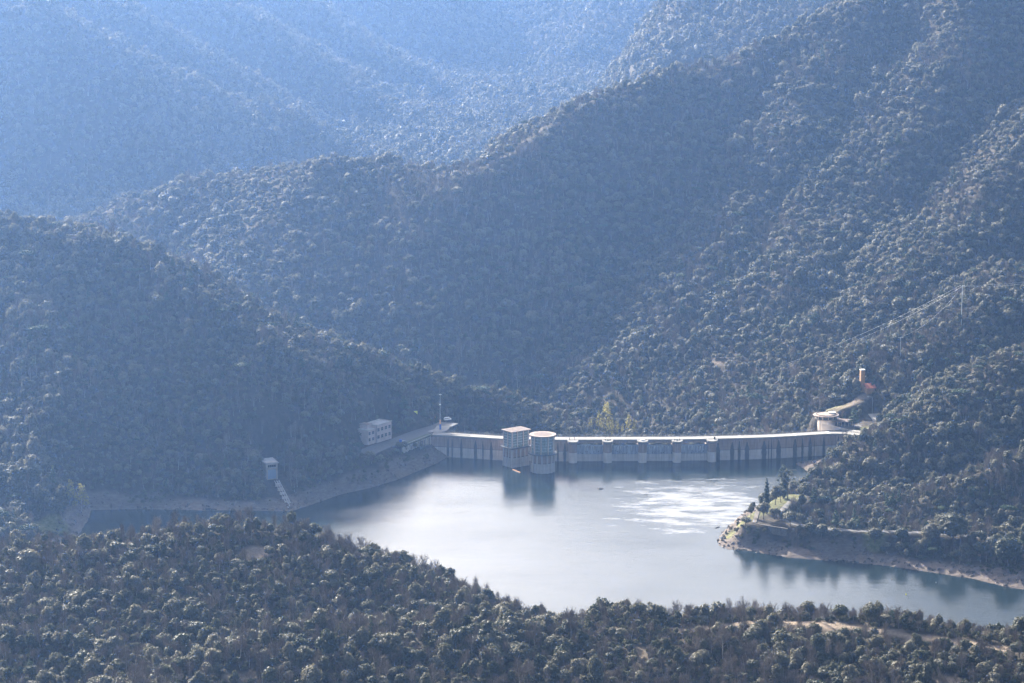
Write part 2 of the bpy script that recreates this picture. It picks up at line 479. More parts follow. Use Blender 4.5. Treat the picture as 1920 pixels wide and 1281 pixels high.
class MB:
    """collects boxes, prisms, tubes and sheets; build() links them as one mesh object"""
    def __init__(s):
        s.v = []; s.f = []; s.mi = []; s.cur = 0
    def add(s, vs, fs):
        o = len(s.v)
        s.v += [tuple(map(float, v)) for v in vs]
        s.f += [tuple(i + o for i in f) for f in fs]
        s.mi += [s.cur] * len(fs)
        return s
    def box(s, c, d, rz=0.0, b=0.0):
        x, y, z = d[0] / 2, d[1] / 2, d[2] / 2
        ca, sa = math.cos(rz), math.sin(rz)
        if b <= 0:
            P = [(-x, -y, -z), (x, -y, -z), (x, y, -z), (-x, y, -z), (-x, -y, z), (x, -y, z), (x, y, z), (-x, y, z)]
            F = [(0, 3, 2, 1), (4, 5, 6, 7), (0, 1, 5, 4), (1, 2, 6, 5), (2, 3, 7, 6), (3, 0, 4, 7)]
        else:
            P = []; F = []
            for (zz, q) in ((-z, b), (-z + b, 0), (z - b, 0), (z, b)):
                P += [(-x + q, -y + q, zz), (x - q, -y + q, zz), (x - q, y - q, zz), (-x + q, y - q, zz)]
            F.append((3, 2, 1, 0)); F.append((12, 13, 14, 15))
            for k in range(3):
                for i in range(4):
                    j = (i + 1) % 4
                    F.append((k * 4 + i, k * 4 + j, k * 4 + 4 + j, k * 4 + 4 + i))
        return s.add([(c[0] + px * ca - py * sa, c[1] + px * sa + py * ca, c[2] + pz) for px, py, pz in P], F)
    def prism(s, pts, z0, z1):
        n = len(pts)
        V = [(p[0], p[1], z0) for p in pts] + [(p[0], p[1], z1) for p in pts]
        F = [tuple(range(n - 1, -1, -1)), tuple(range(n, 2 * n))] + [(i, (i + 1) % n, n + (i + 1) % n, n + i) for i in range(n)]
        return s.add(V, F)
    def tube(s, a, b, r0, r1=None, n=6):
        a = Vector(a); b = Vector(b); r1 = r0 if r1 is None else r1
        d = (b - a).normalized()
        u = d.orthogonal().normalized(); w = d.cross(u)
        V = []
        for p, r in ((a, r0), (b, r1)):
            for i in range(n):
                t = 2 * math.pi * i / n
                V.append(p + (u * math.cos(t) + w * math.sin(t)) * r)
        F = [(i, (i + 1) % n, n + (i + 1) % n, n + i) for i in range(n)] + [tuple(range(n - 1, -1, -1)), tuple(range(n, 2 * n))]
        return s.add(V, F)
    def path(s, pts, r, n=5):
        for a, b in zip(pts[:-1], pts[1:]): s.tube(a, b, r, r, n)
        return s
    def lathe(s, prof, c=(0, 0, 0), n=32, a0=0.0, a1=2 * math.pi):
        full = abs(a1 - a0 - 2 * math.pi) < 1e-6
        m = n if full else n + 1
        V = []
        for r, z in prof:
            for i in range(m):
                t = a0 + (a1 - a0) * i / n
                V.append((c[0] + r * math.cos(t), c[1] + r * math.sin(t), c[2] + z))
        F = []
        for k in range(len(prof) - 1):
            for i in range(n):
                j = (i + 1) % m
                F.append((k * m + i, k * m + j, k * m + m + j, k * m + m + i))
        return s.add(V, F)
    def quadstrip(s, A, B):
        n = len(A)
        return s.add(list(A) + list(B), [(i, i + 1, n + i + 1, n + i) for i in range(n - 1)])
    def mesh(s, name, mats):
        me = bpy.data.meshes.new(name)
        me.from_pydata(s.v, [], s.f)
        for m in (mats if isinstance(mats, (list, tuple)) else [mats]):
            me.materials.append(MATS[m])
        if any(s.mi): me.polygons.foreach_set('material_index', s.mi)
        me.validate(); me.update()
        return me
    def build(s, name, mats, parent=None, smooth=False):
        """vertices are given in the place's own coordinates; a parent's offset is taken out"""
        if parent is not None:
            chain = []
            p = parent
            L = np.array(parent_loc(parent)); rz = parent_rz(parent)
            ca, sa = math.cos(-rz), math.sin(-rz)
            s.v = [((v[0] - L[0]) * ca - (v[1] - L[1]) * sa, (v[0] - L[0]) * sa + (v[1] - L[1]) * ca, v[2] - L[2]) for v in s.v]
        me = s.mesh(name, mats)
        o = bpy.data.objects.new(name, me)
        COL.objects.link(o)
        o.parent = parent
        if smooth:
            me.polygons.foreach_set('use_smooth', [True] * len(me.polygons))
        return o

def root_of(o):
    while o.parent is not None: o = o.parent
    return o
def parent_loc(o):
    return list(root_of(o).get('_loc', (0, 0, 0)))
def parent_rz(o):
    return float(root_of(o).get('_rz', 0.0))

def grid_mesh(name, P, material, attrs=None):
    """P: (rows, cols, 3)"""
    r, c = P.shape[:2]
    me = bpy.data.meshes.new(name)
    idx = np.arange(r * c).reshape(r, c)
    q = np.stack([idx[:-1, :-1], idx[:-1, 1:], idx[1:, 1:], idx[1:, :-1]], -1).reshape(-1, 4)
    me.vertices.add(r * c); me.vertices.foreach_set('co', P.reshape(-1).astype(np.float32))
    me.loops.add(q.size); me.loops.foreach_set('vertex_index', q.reshape(-1).astype(np.int32))
    me.polygons.add(len(q)); me.polygons.foreach_set('loop_start', (np.arange(len(q)) * 4).astype(np.int32))
    me.polygons.foreach_set('loop_total', np.full(len(q), 4, np.int32))
    me.update(calc_edges=True)
    me.polygons.foreach_set('use_smooth', np.ones(len(q), bool))
    for k, v in (attrs or {}).items():
        a = me.attributes.new(k, 'FLOAT', 'POINT'); a.data.foreach_set('value', v.reshape(-1).astype(np.float32))
    me.materials.append(material)
    o = bpy.data.objects.new(name, me); COL.objects.link(o)
    return o

# ------------------------------------------------------------------ ground sheet
us = np.concatenate([np.linspace(-1.0, -.235, 14)[:-1], np.linspace(-.235, .235, 430), np.linspace(.235, 1.0, 14)[1:]])
Ys = np.concatenate([np.linspace(150, 690, 10), np.arange(700, 1300, 2.6), np.arange(1300, 1720, 1.6), np.arange(1720, 2500, 3.2), np.linspace(2500, 5000, 330), np.linspace(5040, 7500, 30)])
UU, YY = np.meshgrid(us, Ys)
XX = UU * YY
HH = hfun(XX, YY)
SD = lake_sd(XX, YY)

def line_dist(X, Y, pts):
    best = np.full(X.shape, 1e9)
    for a, b in zip(pts[:-1], pts[1:]):
        d, t, ex, ey = seg_dist(X, Y, a, b); best = np.minimum(best, d)
    return best

# the dirt track and clearings on the near ridges, found on the ground
TRACK = [hit(x, y) for x, y in [(1270, 1181), (1345, 1175), (1418, 1168), (1480, 1167), (1545, 1172), (1610, 1179), (1680, 1188), (1750, 1199), (1830, 1209), (1925, 1218)]]
CLEAR = [hit(478, 1034), hit(470, 1040), hit(490, 1036)]
CLEAR2 = [hit(432, 1272), hit(462, 1272)]
CLEAR3 = [hit(x, y) for x, y in [(1205, 1235), (1200, 1215)]]
HPATH = [hit(x, y) for x, y in [(1335, 679), (1362, 684), (1395, 686), (1425, 688)]]
HPATH2 = [hit(x, y) for x, y in [(1560, 772), (1580, 764), (1604, 752), (1622, 742)]]
CLEAR4 = [hit(1790, 1276), hit(1770, 1279)]
def bare_fac(X, Y, H, sd):
    up = Y < dam_y(X) + 6
    band = 8.2 + fbm(X / 30, Y / 30, 61, 3) * 5
    b = np.clip((band - H) / 1.5, 0, 1) * np.clip((15 + 10 * fbm(X / 25, Y / 25, 62, 3) - sd) / 4, 0, 1) * up
    down = np.clip((-12 - H) / 8, 0, 1) * (Y > dam_y(X)) * (Y < dam_y(X) + 90)
    return np.clip(b + down * .6, 0, 1)
def grass_fac(X, Y, H, sd):
    pen = [WZ(1385, 992, 5), WZ(1402, 972, 8), WZ(1420, 962, 10), WZ(1450, 945, 11), WZ(1480, 930, 12)]
    g = np.clip(1 - (line_dist(X, Y, pen) - 6) / 4, 0, 1)
    for p, rr in ((hit_l1, 9), (hit_l2, 7), (hit_l3, 7), (hit_l4, 4)):
        g = np.maximum(g, np.clip(1 - (np.hypot(X - p[0], Y - p[1]) - rr) / 3, 0, 1))
    return g
hit_l1 = WZ(90, 962, 12); hit_l2 = WZ(1632, 806, 13); hit_l3 = WZ(1565, 762, 19); hit_l4 = WZ(1640, 1003, 11)
def path_fac(X, Y):
    p = np.clip(1 - (line_dist(X, Y, TRACK) - 2.0 - fbm(X / 5, Y / 5, 3, 2)) / .8, 0, 1)
    p = np.maximum(p, np.clip(1 - (line_dist(X, Y, CLEAR) - 3.0) / 2, 0, 1))
    p = np.maximum(p, np.clip(1 - (line_dist(X, Y, CLEAR2) - 1.5) / 2, 0, 1))
    p = np.maximum(p, .35 * np.clip(1 - (line_dist(X, Y, CLEAR3) - 1) / 2, 0, 1))
    p = np.maximum(p, .35 * np.clip(1 - (line_dist(X, Y, HPATH) - 1.2) / 1.5, 0, 1))
    p = np.maximum(p, .6 * np.clip(1 - (line_dist(X, Y, HPATH2) - 2) / 2, 0, 1))
    p = np.maximum(p, np.clip(1 - (line_dist(X, Y, CLEAR4) - 1.5) / 2, 0, 1))
    return p
BARE = bare_fac(XX, YY, HH, SD)
GRASS = grass_fac(XX, YY, HH, SD)
PATH = path_fac(XX, YY)
# broken rock on the drawdown band
HH = HH + BARE * (SD > 0) * (YY < dam_y(XX)) * (ridged(XX / 9, YY / 9, 41, 4) * 1.5 - .8) * np.clip(SD / 3, 0, 1)
CREST_Y = dam_y(XX)

gmat = bpy.data.materials.new('ground_soil'); gmat.use_nodes = True
n, l = gmat.node_tree.nodes, gmat.node_tree.links
b = n['Principled BSDF']; b.inputs['Roughness'].default_value = .95; b.inputs['Specular IOR Level'].default_value = .1
geo = n.new('ShaderNodeNewGeometry')
def nz(scale, detail=6, vec=None, rough=.6):
    t = n.new('ShaderNodeTexNoise'); t.inputs['Scale'].default_value = scale; t.inputs['Detail'].default_value = detail; t.inputs['Roughness'].default_value = rough
    l.new(vec or geo.outputs['Position'], t.inputs['Vector']); return t.outputs['Fac']
def ramp(f, stops):
    r = n.new('ShaderNodeValToRGB'); l.new(f, r.inputs[0])
    while len(r.color_ramp.elements) < len(stops): r.color_ramp.elements.new(.5)
    for e, (p, c) in zip(r.color_ramp.elements, stops): e.position = p; e.color = (*c, 1)
    return r.outputs[0]
def mixc(f, a, b_):
    m = n.new('ShaderNodeMix'); m.data_type = 'RGBA'; l.new(f, m.inputs['Factor'])
    for s_, v in (('A', a), ('B', b_)):
        if isinstance(v, tuple): m.inputs[s_].default_value = (*v, 1)
        else: l.new(v, m.inputs[s_])
    return m.outputs['Result']
def attr(k):
    a = n.new('ShaderNodeAttribute'); a.attribute_name = k; return a.outputs['Fac']
litter = ramp(nz(.35), [(.3, (.030, .030, .018)), (.5, (.048, .038, .026)), (.72, (.085, .066, .046))])
mpn = n.new('ShaderNodeMapping'); mpn.inputs['Scale'].default_value = (.35, .35, 1.6); l.new(geo.outputs['Position'], mpn.inputs['Vector'])
rock = ramp(nz(.9, 8, mpn.outputs[0], .7), [(.3, (.07, .058, .048)), (.5, (.15, .122, .10)), (.68, (.25, .21, .17))])
rock = mixc(nz(.08), rock, (.14, .11, .09))
grassc = ramp(nz(.6), [(.3, (.06, .075, .022)), (.5, (.12, .12, .045)), (.75, (.20, .165, .085))])
pathc = ramp(nz(1.2), [(.3, (.20, .15, .11)), (.7, (.31, .245, .18))])
c = mixc(attr('bare'), litter, rock)
c = mixc(attr('grass'), c, grassc)
c = mixc(attr('path'), c, pathc)
l.new(c, b.inputs['Base Color'])
bp = n.new('ShaderNodeBump'); bp.inputs['Strength'].default_value = .8; bp.inputs['Distance'].default_value = 1.0
l.new(nz(.7, 8, None, .7), bp.inputs['Height']); l.new(bp.outputs[0], b.inputs['Normal'])
P = np.stack([XX, YY, HH], -1)
o = grid_mesh('ground', P, gmat, dict(bare=BARE, grass=GRASS, path=PATH))
tag(o, kind='structure')

# ------------------------------------------------------------------ water
wm = bpy.data.materials.new('lake_water'); wm.use_nodes = True
n, l = wm.node_tree.nodes, wm.node_tree.links
b = n['Principled BSDF']
b.inputs['Base Color'].default_value = (.010, .018, .020, 1)
b.inputs['IOR'].default_value = 1.333
b.inputs['Specular IOR Level'].default_value = .5
geo = n.new('ShaderNodeNewGeometry')
m1 = n.new('ShaderNodeMapping'); m1.inputs['Scale'].default_value = (.22, .45, 1); m1.inputs['Rotation'].default_value = (0, 0, .25); l.new(geo.outputs['Position'], m1.inputs['Vector'])
m2 = n.new('ShaderNodeMapping'); m2.inputs['Scale'].default_value = (.012, .022, 1); l.new(geo.outputs['Position'], m2.inputs['Vector'])
w1 = nz(1.0, 8, m1.outputs[0], .72); w2 = nz(1.0, 4, m2.outputs[0], .55)
rr = n.new('ShaderNodeMapRange'); l.new(w2, rr.inputs['Value']); rr.inputs['From Min'].default_value = .38; rr.inputs['From Max'].default_value = .62
rr.inputs['To Min'].default_value = .06; rr.inputs['To Max'].default_value = .17
l.new(rr.outputs[0], b.inputs['Roughness'])
bp = n.new('ShaderNodeBump'); bp.inputs['Strength'].default_value = .20; bp.inputs['Distance'].default_value = .4
m3 = n.new('ShaderNodeMapping'); m3.inputs['Scale'].default_value = (.06, .14, 1); m3.inputs['Rotation'].default_value = (0, 0, -.2); l.new(geo.outputs['Position'], m3.inputs['Vector'])
w3 = nz(1.0, 3, m3.outputs[0], .6)
wa_ = n.new('ShaderNodeMath'); wa_.operation = 'MULTIPLY_ADD'; wa_.inputs[1].default_value = .9; l.new(w3, wa_.inputs[0]); l.new(w1, wa_.inputs[2])
l.new(wa_.outputs[0], bp.inputs['Height']); l.new(bp.outputs[0], b.inputs['Normal'])
# glare on the water off the peninsula, painted in as white diffuse streaks
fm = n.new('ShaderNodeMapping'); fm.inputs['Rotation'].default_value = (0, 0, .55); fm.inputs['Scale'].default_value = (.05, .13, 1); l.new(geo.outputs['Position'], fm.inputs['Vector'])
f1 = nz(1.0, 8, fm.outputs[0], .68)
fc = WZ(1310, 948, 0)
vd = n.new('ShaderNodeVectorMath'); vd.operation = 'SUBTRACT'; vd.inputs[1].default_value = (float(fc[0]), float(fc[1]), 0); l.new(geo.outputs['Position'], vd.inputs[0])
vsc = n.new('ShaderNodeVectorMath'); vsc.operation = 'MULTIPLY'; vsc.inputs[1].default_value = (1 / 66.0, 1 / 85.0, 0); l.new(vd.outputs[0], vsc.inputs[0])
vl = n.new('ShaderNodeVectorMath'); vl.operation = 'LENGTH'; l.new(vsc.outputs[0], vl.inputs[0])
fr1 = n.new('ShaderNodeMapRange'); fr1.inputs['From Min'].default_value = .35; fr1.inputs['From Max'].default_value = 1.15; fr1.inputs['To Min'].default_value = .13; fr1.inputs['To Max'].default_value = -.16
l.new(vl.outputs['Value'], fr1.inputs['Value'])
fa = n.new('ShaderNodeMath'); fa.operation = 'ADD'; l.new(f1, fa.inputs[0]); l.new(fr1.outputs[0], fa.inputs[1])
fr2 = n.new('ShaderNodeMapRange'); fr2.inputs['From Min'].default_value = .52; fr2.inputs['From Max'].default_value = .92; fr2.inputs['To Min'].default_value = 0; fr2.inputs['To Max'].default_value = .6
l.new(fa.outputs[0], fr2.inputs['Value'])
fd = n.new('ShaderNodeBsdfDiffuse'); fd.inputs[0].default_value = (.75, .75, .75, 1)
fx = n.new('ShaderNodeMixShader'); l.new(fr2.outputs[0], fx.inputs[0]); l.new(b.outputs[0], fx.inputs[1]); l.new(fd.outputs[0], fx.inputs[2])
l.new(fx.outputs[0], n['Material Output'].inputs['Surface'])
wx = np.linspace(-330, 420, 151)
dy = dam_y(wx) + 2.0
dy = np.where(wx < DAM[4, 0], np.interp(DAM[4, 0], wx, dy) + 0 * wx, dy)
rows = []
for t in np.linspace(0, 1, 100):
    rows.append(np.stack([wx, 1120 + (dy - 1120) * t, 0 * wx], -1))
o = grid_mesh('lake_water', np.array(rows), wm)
tag(o, kind='structure')

# ------------------------------------------------------------------ haze
hb = MB().box((0, 4000, 285), (16500, 8400, 690)).build('haze', 'skin')
hb.data.materials.clear()
hm = bpy.data.materials.new('haze_air'); hm.use_nodes = True
n, l = hm.node_tree.nodes, hm.node_tree.links
n.remove(n['Principled BSDF'])
pv = n.new('ShaderNodeVolumePrincipled')
pv.inputs['Color'].default_value = (.27, .49, .98, 1)
pv.inputs['Density'].default_value = 0.000054
pv.inputs['Anisotropy'].default_value = .74
l.new(pv.outputs[0], n['Material Output'].inputs['Volume'])
hm.cycles.homogeneous_volume = True
hb.data.materials.append(hm)
tag(hb, kind='stuff')

# ------------------------------------------------------------------ plants: prototypes
def unit(v):
    return v / (np.linalg.norm(v, axis=-1, keepdims=True) + 1e-9)

ICO_V = None
def ico():
    global ICO_V
    if ICO_V is None:
        t = (1 + 5 ** .5) / 2
        v = unit(np.array([(-1, t, 0), (1, t, 0), (-1, -t, 0), (1, -t, 0), (0, -1, t), (0, 1, t), (0, -1, -t), (0, 1, -t), (t, 0, -1), (t, 0, 1), (-t, 0, -1), (-t, 0, 1)], float))
        f = [(0, 11, 5), (0, 5, 1), (0, 1, 7), (0, 7, 10), (0, 10, 11), (1, 5, 9), (5, 11, 4), (11, 10, 2), (10, 7, 6), (7, 1, 8), (3, 9, 4), (3, 4, 2), (3, 2, 6), (3, 6, 8), (3, 8, 9), (4, 9, 5), (2, 4, 11), (6, 2, 10), (8, 6, 7), (9, 8, 1)]
        ICO_V = (v, f)
    return ICO_V

def leaf_quads(rng, pos, nrm, size):
    """little folded leaf sprays: two triangles each"""
    n = len(pos)
    r = unit(rng.normal(size=(n, 3)))
    u = unit(np.cross(nrm, r)); w = np.cross(nrm, u)
    s = (size * rng.uniform(.55, 1.35, n))[:, None]
    k = rng.uniform(.45, .9, n)[:, None]
    a = pos + u * s; b = pos + w * s * k; c = pos - u * s * rng.uniform(.6, 1, n)[:, None] + nrm * s * .3; d = pos - w * s * k
    V = np.stack([a, b, c, d], 1).reshape(-1, 3)
    F = (np.arange(n)[:, None] * 4 + np.array([0, 1, 2, 3])).tolist()
    return V, F

def crown_mesh(name, seed, blobs, nleaf, size, material, core=.80, jit=.55):
    """blobs: list of (centre, radius, flatten). Sprays cover each clump; a lumpy core stops the view"""
    rng = np.random.default_rng(seed)
    V = []; F = []; T = []
    iv, iF = ico()
    C = np.array([b[0] for b in blobs]); RR = np.array([b[1] for b in blobs])
    for (c, r, fl) in blobs:
        c = np.array(c)
        tone = rng.uniform(.25, .75)
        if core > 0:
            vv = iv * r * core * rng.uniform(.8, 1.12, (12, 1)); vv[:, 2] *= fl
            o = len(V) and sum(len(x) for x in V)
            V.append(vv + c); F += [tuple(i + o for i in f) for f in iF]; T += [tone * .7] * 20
        m = max(3, int(nleaf * (r / RR.mean()) ** 2))
        d = unit(rng.normal(size=(m, 3)) + np.array([0, 0, .25]))
        p = d * r * rng.uniform(.92, 1.05, (m, 1)); p[:, 2] *= fl; p += c
        D = np.linalg.norm(p[:, None] - C[None], axis=2) / RR[None]
        keep = (D < .80).sum(1) == 0
        p = p[keep]; d = d[keep]
        if len(p) == 0: continue
        nr = unit(d + rng.normal(size=d.shape) * jit)
        lv, lf = leaf_quads(rng, p, nr, size)
        o = sum(len(x) for x in V)
        V.append(lv); F += [tuple(i + o for i in f) for f in lf]
        T += list(np.clip(tone + rng.uniform(-.25, .25, len(lf)), 0, 1))
    V = np.concatenate(V)
    me = bpy.data.meshes.new(name)
    me.from_pydata(V.tolist(), [], F)
    a = me.attributes.new('tone', 'FLOAT', 'FACE'); a.data.foreach_set('value', np.array(T, np.float32))
    me.materials.append(MATS[material])
    me.update()
    return me

def oak_blobs(seed, n, rx, rz, zc, lo=-.35):
    rng = random.Random(seed)
    B = [((0, 0, zc - rz * .1), rx * .62, rz / rx * .9)]
    k = 0
    lob = [(rng.uniform(0, 6.28), rng.uniform(.75, 1.2)) for _ in range(4)]
    for i in range(n):
        z = lo + (1 - lo) * (i + .5) / n
        a = i * 2.39996 + rng.uniform(-.5, .5)
        rad = math.sqrt(max(0, 1 - z * z))
        s = 1 + .16 * sum(math.cos(a - p) * (q - .95) * 3 for p, q in lob) / 2
        s *= rng.uniform(.68, 1.22)
        c = (rad * math.cos(a) * rx * .66 * s, rad * math.sin(a) * rx * .66 * s, zc + z * rz * .68 * rng.uniform(.85, 1.15))
        B.append((c, rx * rng.uniform(.18, .42), rng.uniform(.7, .95)))
    return B

def trunk_mesh(name, seed, h, r, material='bark', limbs=4, spread=1.3, n=6):
    rng = random.Random(seed)
    m = MB()
    p = Vector((0, 0, -.6)); q = Vector((rng.uniform(-.15, .15), rng.uniform(-.15, .15), h * .55))
    m.tube(p, q, r, r * .72, n)
    for i in range(limbs):
        a = 2 * math.pi * i / limbs + rng.uniform(-.4, .4)
        k = q + Vector((math.cos(a) * spread * .5, math.sin(a) * spread * .5, h * .22))
        e = k + Vector((math.cos(a) * spread * .7, math.sin(a) * spread * .7, h * .35))
        m.tube(q, k, r * .5, r * .33, 5); m.tube(k, e, r * .33, r * .12, 4)
    return m.mesh(name, material)

def twig_mesh(name, seed, h, spread, nb=16, nt=14, w=.05, material='bare_twigs', fan=.75, low=.25):
    """a leafless crown: limbs that fork into sprays of thin twigs"""
    rng = np.random.default_rng(seed)
    V = []; F = []; T = []
    def sliver(a, b, r0, r1, tone):
        d = unit(b - a); u = unit(np.cross(d, rng.normal(size=3))); v = np.cross(d, u)
        o = len(V)
        for p, r in ((a, r0), (b, r1)):
            for k in range(3):
                t = 2.094 * k
                V.append(p + (u * math.cos(t) + v * math.sin(t)) * r)
        for k in range(3):
            F.append((o + k, o + (k + 1) % 3, o + 3 + (k + 1) % 3, o + 3 + k)); T.append(tone)
    for i in range(nb):
        z0 = h * (low + (.75 - low) * i / nb)
        a = i * 2.4 + rng.uniform(-.5, .5)
        out = spread * (1 - .55 * (i / nb) ** 1.3) * rng.uniform(.6, 1.05)
        p0 = np.array([0, 0, z0]); mid = np.array([math.cos(a) * out * .5, math.sin(a) * out * .5, z0 + out * fan * .55])
        end = np.array([math.cos(a) * out, math.sin(a) * out, min(h, z0 + out * fan * 1.4)])
        tn = rng.uniform(.3, .7)
        sliver(p0, mid, w * 1.7, w * 1.2, tn); sliver(mid, end, w * 1.2, w * .5, tn)
        for k in range(nt):
            t = rng.uniform(.2, 1)
            b0 = p0 + (mid - p0) * min(1, t * 2) if t < .5 else mid + (end - mid) * (t * 2 - 1)
            dd = unit(unit(end - p0) * .5 + np.array([0, 0, .7]) + rng.normal(size=3) * .55)
            L = h * rng.uniform(.08, .20)
            e = b0 + dd * L
            sliver(b0, e, w * .55, w * .3, np.clip(tn + rng.uniform(-.2, .3), 0, 1))
            e2 = b0 + dd * L * .5
            sliver(e2, e2 + unit(dd + rng.normal(size=3) * .7) * L * .6, w * .45, w * .25, tn)
    me = bpy.data.meshes.new(name)
    me.from_pydata([tuple(v) for v in V], [], F)
    a = me.attributes.new('tone', 'FLOAT', 'FACE'); a.data.foreach_set('value', np.array(T, np.float32))
    me.materials.append(MATS[material]); me.update()
    return me

def join_meshes(name, ms):
    """merge meshes (crown + trunk) keeping materials and the tone attribute"""
    V = []; F = []; MI = []; T = []; mats = []
    for me in ms:
        o = len(V)
        V += [tuple(v.co) for v in me.vertices]
        base = len(mats); mats += [m for m in me.materials]
        ton = me.attributes.get('tone')
        for i, p in enumerate(me.polygons):
            F.append(tuple(k + o for k in p.vertices)); MI.append(base + p.material_index)
            T.append(ton.data[i].value if ton else .5)
    me = bpy.data.meshes.new(name)
    me.from_pydata(V, [], F)
    for m in mats: me.materials.append(m)
    me.polygons.foreach_set('material_index', MI)
    a = me.attributes.new('tone', 'FLOAT', 'FACE'); a.data.foreach_set('value', np.array(T, np.float32))
    me.update()
    return me

# crown meshes: base at z=0, about 6 m wide, 6.5 m tall before scaling
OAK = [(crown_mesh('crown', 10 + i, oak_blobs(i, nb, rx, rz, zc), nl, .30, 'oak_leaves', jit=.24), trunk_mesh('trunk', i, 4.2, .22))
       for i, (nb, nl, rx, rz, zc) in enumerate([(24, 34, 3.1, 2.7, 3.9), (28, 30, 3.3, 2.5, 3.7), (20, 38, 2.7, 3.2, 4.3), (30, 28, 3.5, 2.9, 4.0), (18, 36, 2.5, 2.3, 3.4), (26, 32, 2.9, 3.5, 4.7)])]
BARE_T = [(twig_mesh('crown', 50 + i, h, sp_, 18, 12, .055), None) for i, (h, sp_) in enumerate([(7.5, 2.6), (8.5, 2.3), (6.5, 3.0), (9.0, 2.0)])]
BARE_TR = []
for i, (h, sp_) in enumerate([(7.5, 2.6), (8.5, 2.3), (6.5, 3.0), (9.0, 2.0)]):
    m = MB(); m.tube((0, 0, -.6), (.1, .05, h * .45), .15, .10, 6); m.tube((.1, .05, h * .45), (0, 0, h * .92), .10, .03, 5)
    BARE_TR.append(m.mesh('trunk', 'pale_bark'))
BARE_T = [(a, t) for (a, _), t in zip(BARE_T, BARE_TR)]
def pine_blobs(seed):
    rng = random.Random(seed); B = []
    for k in range(9):
        z = 3.0 + k * .72; r = 2.3 * (1 - k / 10.5)
        for j in range(max(2, 6 - k // 2)):
            a = rng.uniform(0, 6.28)
            B.append(((math.cos(a) * r * .6, math.sin(a) * r * .6, z + rng.uniform(-.3, .3)), .55 + r * .22, .55))
    return B
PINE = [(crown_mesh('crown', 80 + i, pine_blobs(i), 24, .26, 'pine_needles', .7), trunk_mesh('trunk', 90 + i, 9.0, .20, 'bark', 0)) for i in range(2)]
def umb_blobs(seed, r=4.2):
    rng = random.Random(seed); B = [((0, 0, 7.1), r * .6, .32)]
    for k in range(26):
        a = k * 2.4; q = math.sqrt((k + .5) / 26)
        B.append(((math.cos(a) * q * r * .85, math.sin(a) * q * r * .85, 7.6 - q * q * .9 + rng.uniform(-.15, .15)), r * rng.uniform(.17, .24), .62))
    return B
UMB = (crown_mesh('crown', 97, umb_blobs(1), 34, .26, 'pine_needles', .75, .45), trunk_mesh('trunk', 98, 8.0, .26, 'bark', 5, 2.4))
SHRUB = [(crown_mesh('crown', 110 + i, oak_blobs(30 + i, 9, 1.3, 1.0, .8), 24, .20, 'shrub_leaves'), None) for i in range(3)]
# lighter, far-away versions with the same build
FAR = [crown_mesh('crown', 130 + i, oak_blobs(40 + i, nb, rx, rz, zc), 18, .50, 'oak_leaves', jit=.22) for i, (nb, rx, rz, zc) in enumerate([(14, 3.1, 2.7, 3.6), (16, 3.4, 2.5, 3.4), (12, 2.7, 3.2, 4.0), (15, 3.0, 3.4, 4.3)])]
FARB = [join_meshes('crown', [twig_mesh('twigs', 150 + i, h, sp_, 12, 8, .09), MB().tube((0, 0, -.6), (0, 0, h * .85), .16, .05, 4).mesh('t', 'pale_bark')]) for i, (h, sp_) in enumerate([(7.5, 2.6), (8.5, 2.2), (7.0, 2.9)])]

# ------------------------------------------------------------------ where plants stand
CAMV = np.array([0, 0, CAM_H])
# visibility by horizon along each column of the ground grid
ANG = (HH + 8.0 - CAM_H) / YY
cum = np.maximum.accumulate(np.where(YY < 720, -9, (HH - CAM_H) / YY), axis=0)
def interp_grid(A, X, Y):
    u = X / Y
    fi = np.interp(Y, Ys, np.arange(len(Ys))); fj = np.interp(u, us, np.arange(len(us)))
    i = np.clip(fi.astype(int), 0, len(Ys) - 2); j = np.clip(fj.astype(int), 0, len(us) - 2)
    a = fi - i; c = fj - j
    return (A[i, j] * (1 - a) + A[i + 1, j] * a) * (1 - c) + (A[i, j + 1] * (1 - a) + A[i + 1, j + 1] * a) * c

KEEP_OUT = []      # (polyline, half width) filled in below
KEEP_OUT += [([p for p in DAM], 13.0)]
for pts, w, f in STAMPS:
    KEEP_OUT.append((pts if len(pts) > 1 else [pts[0], pts[0] + np.array([.1, 0, 0])], w + 1.0))

def view_gap(px, py, z, w, L_=14):
    p = WZ(px, py, z); q = p * np.array([(p[1] - L_) / p[1], 1, 1]) - np.array([0, L_, 0])
    KEEP_OUT.append(([p, q], w))
for g_ in ((779.5, 799, 12.9, 3.5, 16), (708, 826, 13, 8, 8), (722, 822, 13, 8, 8), (690, 836, 13, 6, 8), (1549, 785, 16, 10, 10), (1575, 790, 15, 9, 12), (1592, 795, 14, 8, 12), (1620, 790, 14, 6, 14), (1640, 790, 14.5, 5, 16), (1622, 737, 25, 3.5, 10), (507, 880, 9, 6, 12), (513, 893, 9, 7, 26), (522, 908, 7, 5, 12), (535, 932, 4, 4, 10), (825, 803, 13, 3, 8), (839, 790, 13, 4, 8), (1540, 760, 20, 5, 8), (1565, 762, 20, 4, 8), (1600, 752, 22, 3, 8)):
    view_gap(*g_)
KEEP_OUT.append(([p + np.array([0, -5.0, 0]) for p in HPATH], 4.5))
KEEP_OUT.append((HPATH2, 4.0))
KEEP_OUT.append(([WZ(1100, 815, -24), WZ(1198, 815, -24)], 8.0))
KEEP_OUT.append(([WZ(1137, 795, -30), WZ(1137, 801, -30)], 3.5))
KEEP_OUT.append(([WZ(150, 950, 6), WZ(150, 962, 6)], 5.0))
_tr = [p + np.array([0, -4.5, 0]) for p in TRACK]
KEEP_OUT.append((_tr, 5.6))
KEEP_OUT.append(([WZ(1420, 984, 10.5), WZ(1478, 990, 10.6)], 3.5))
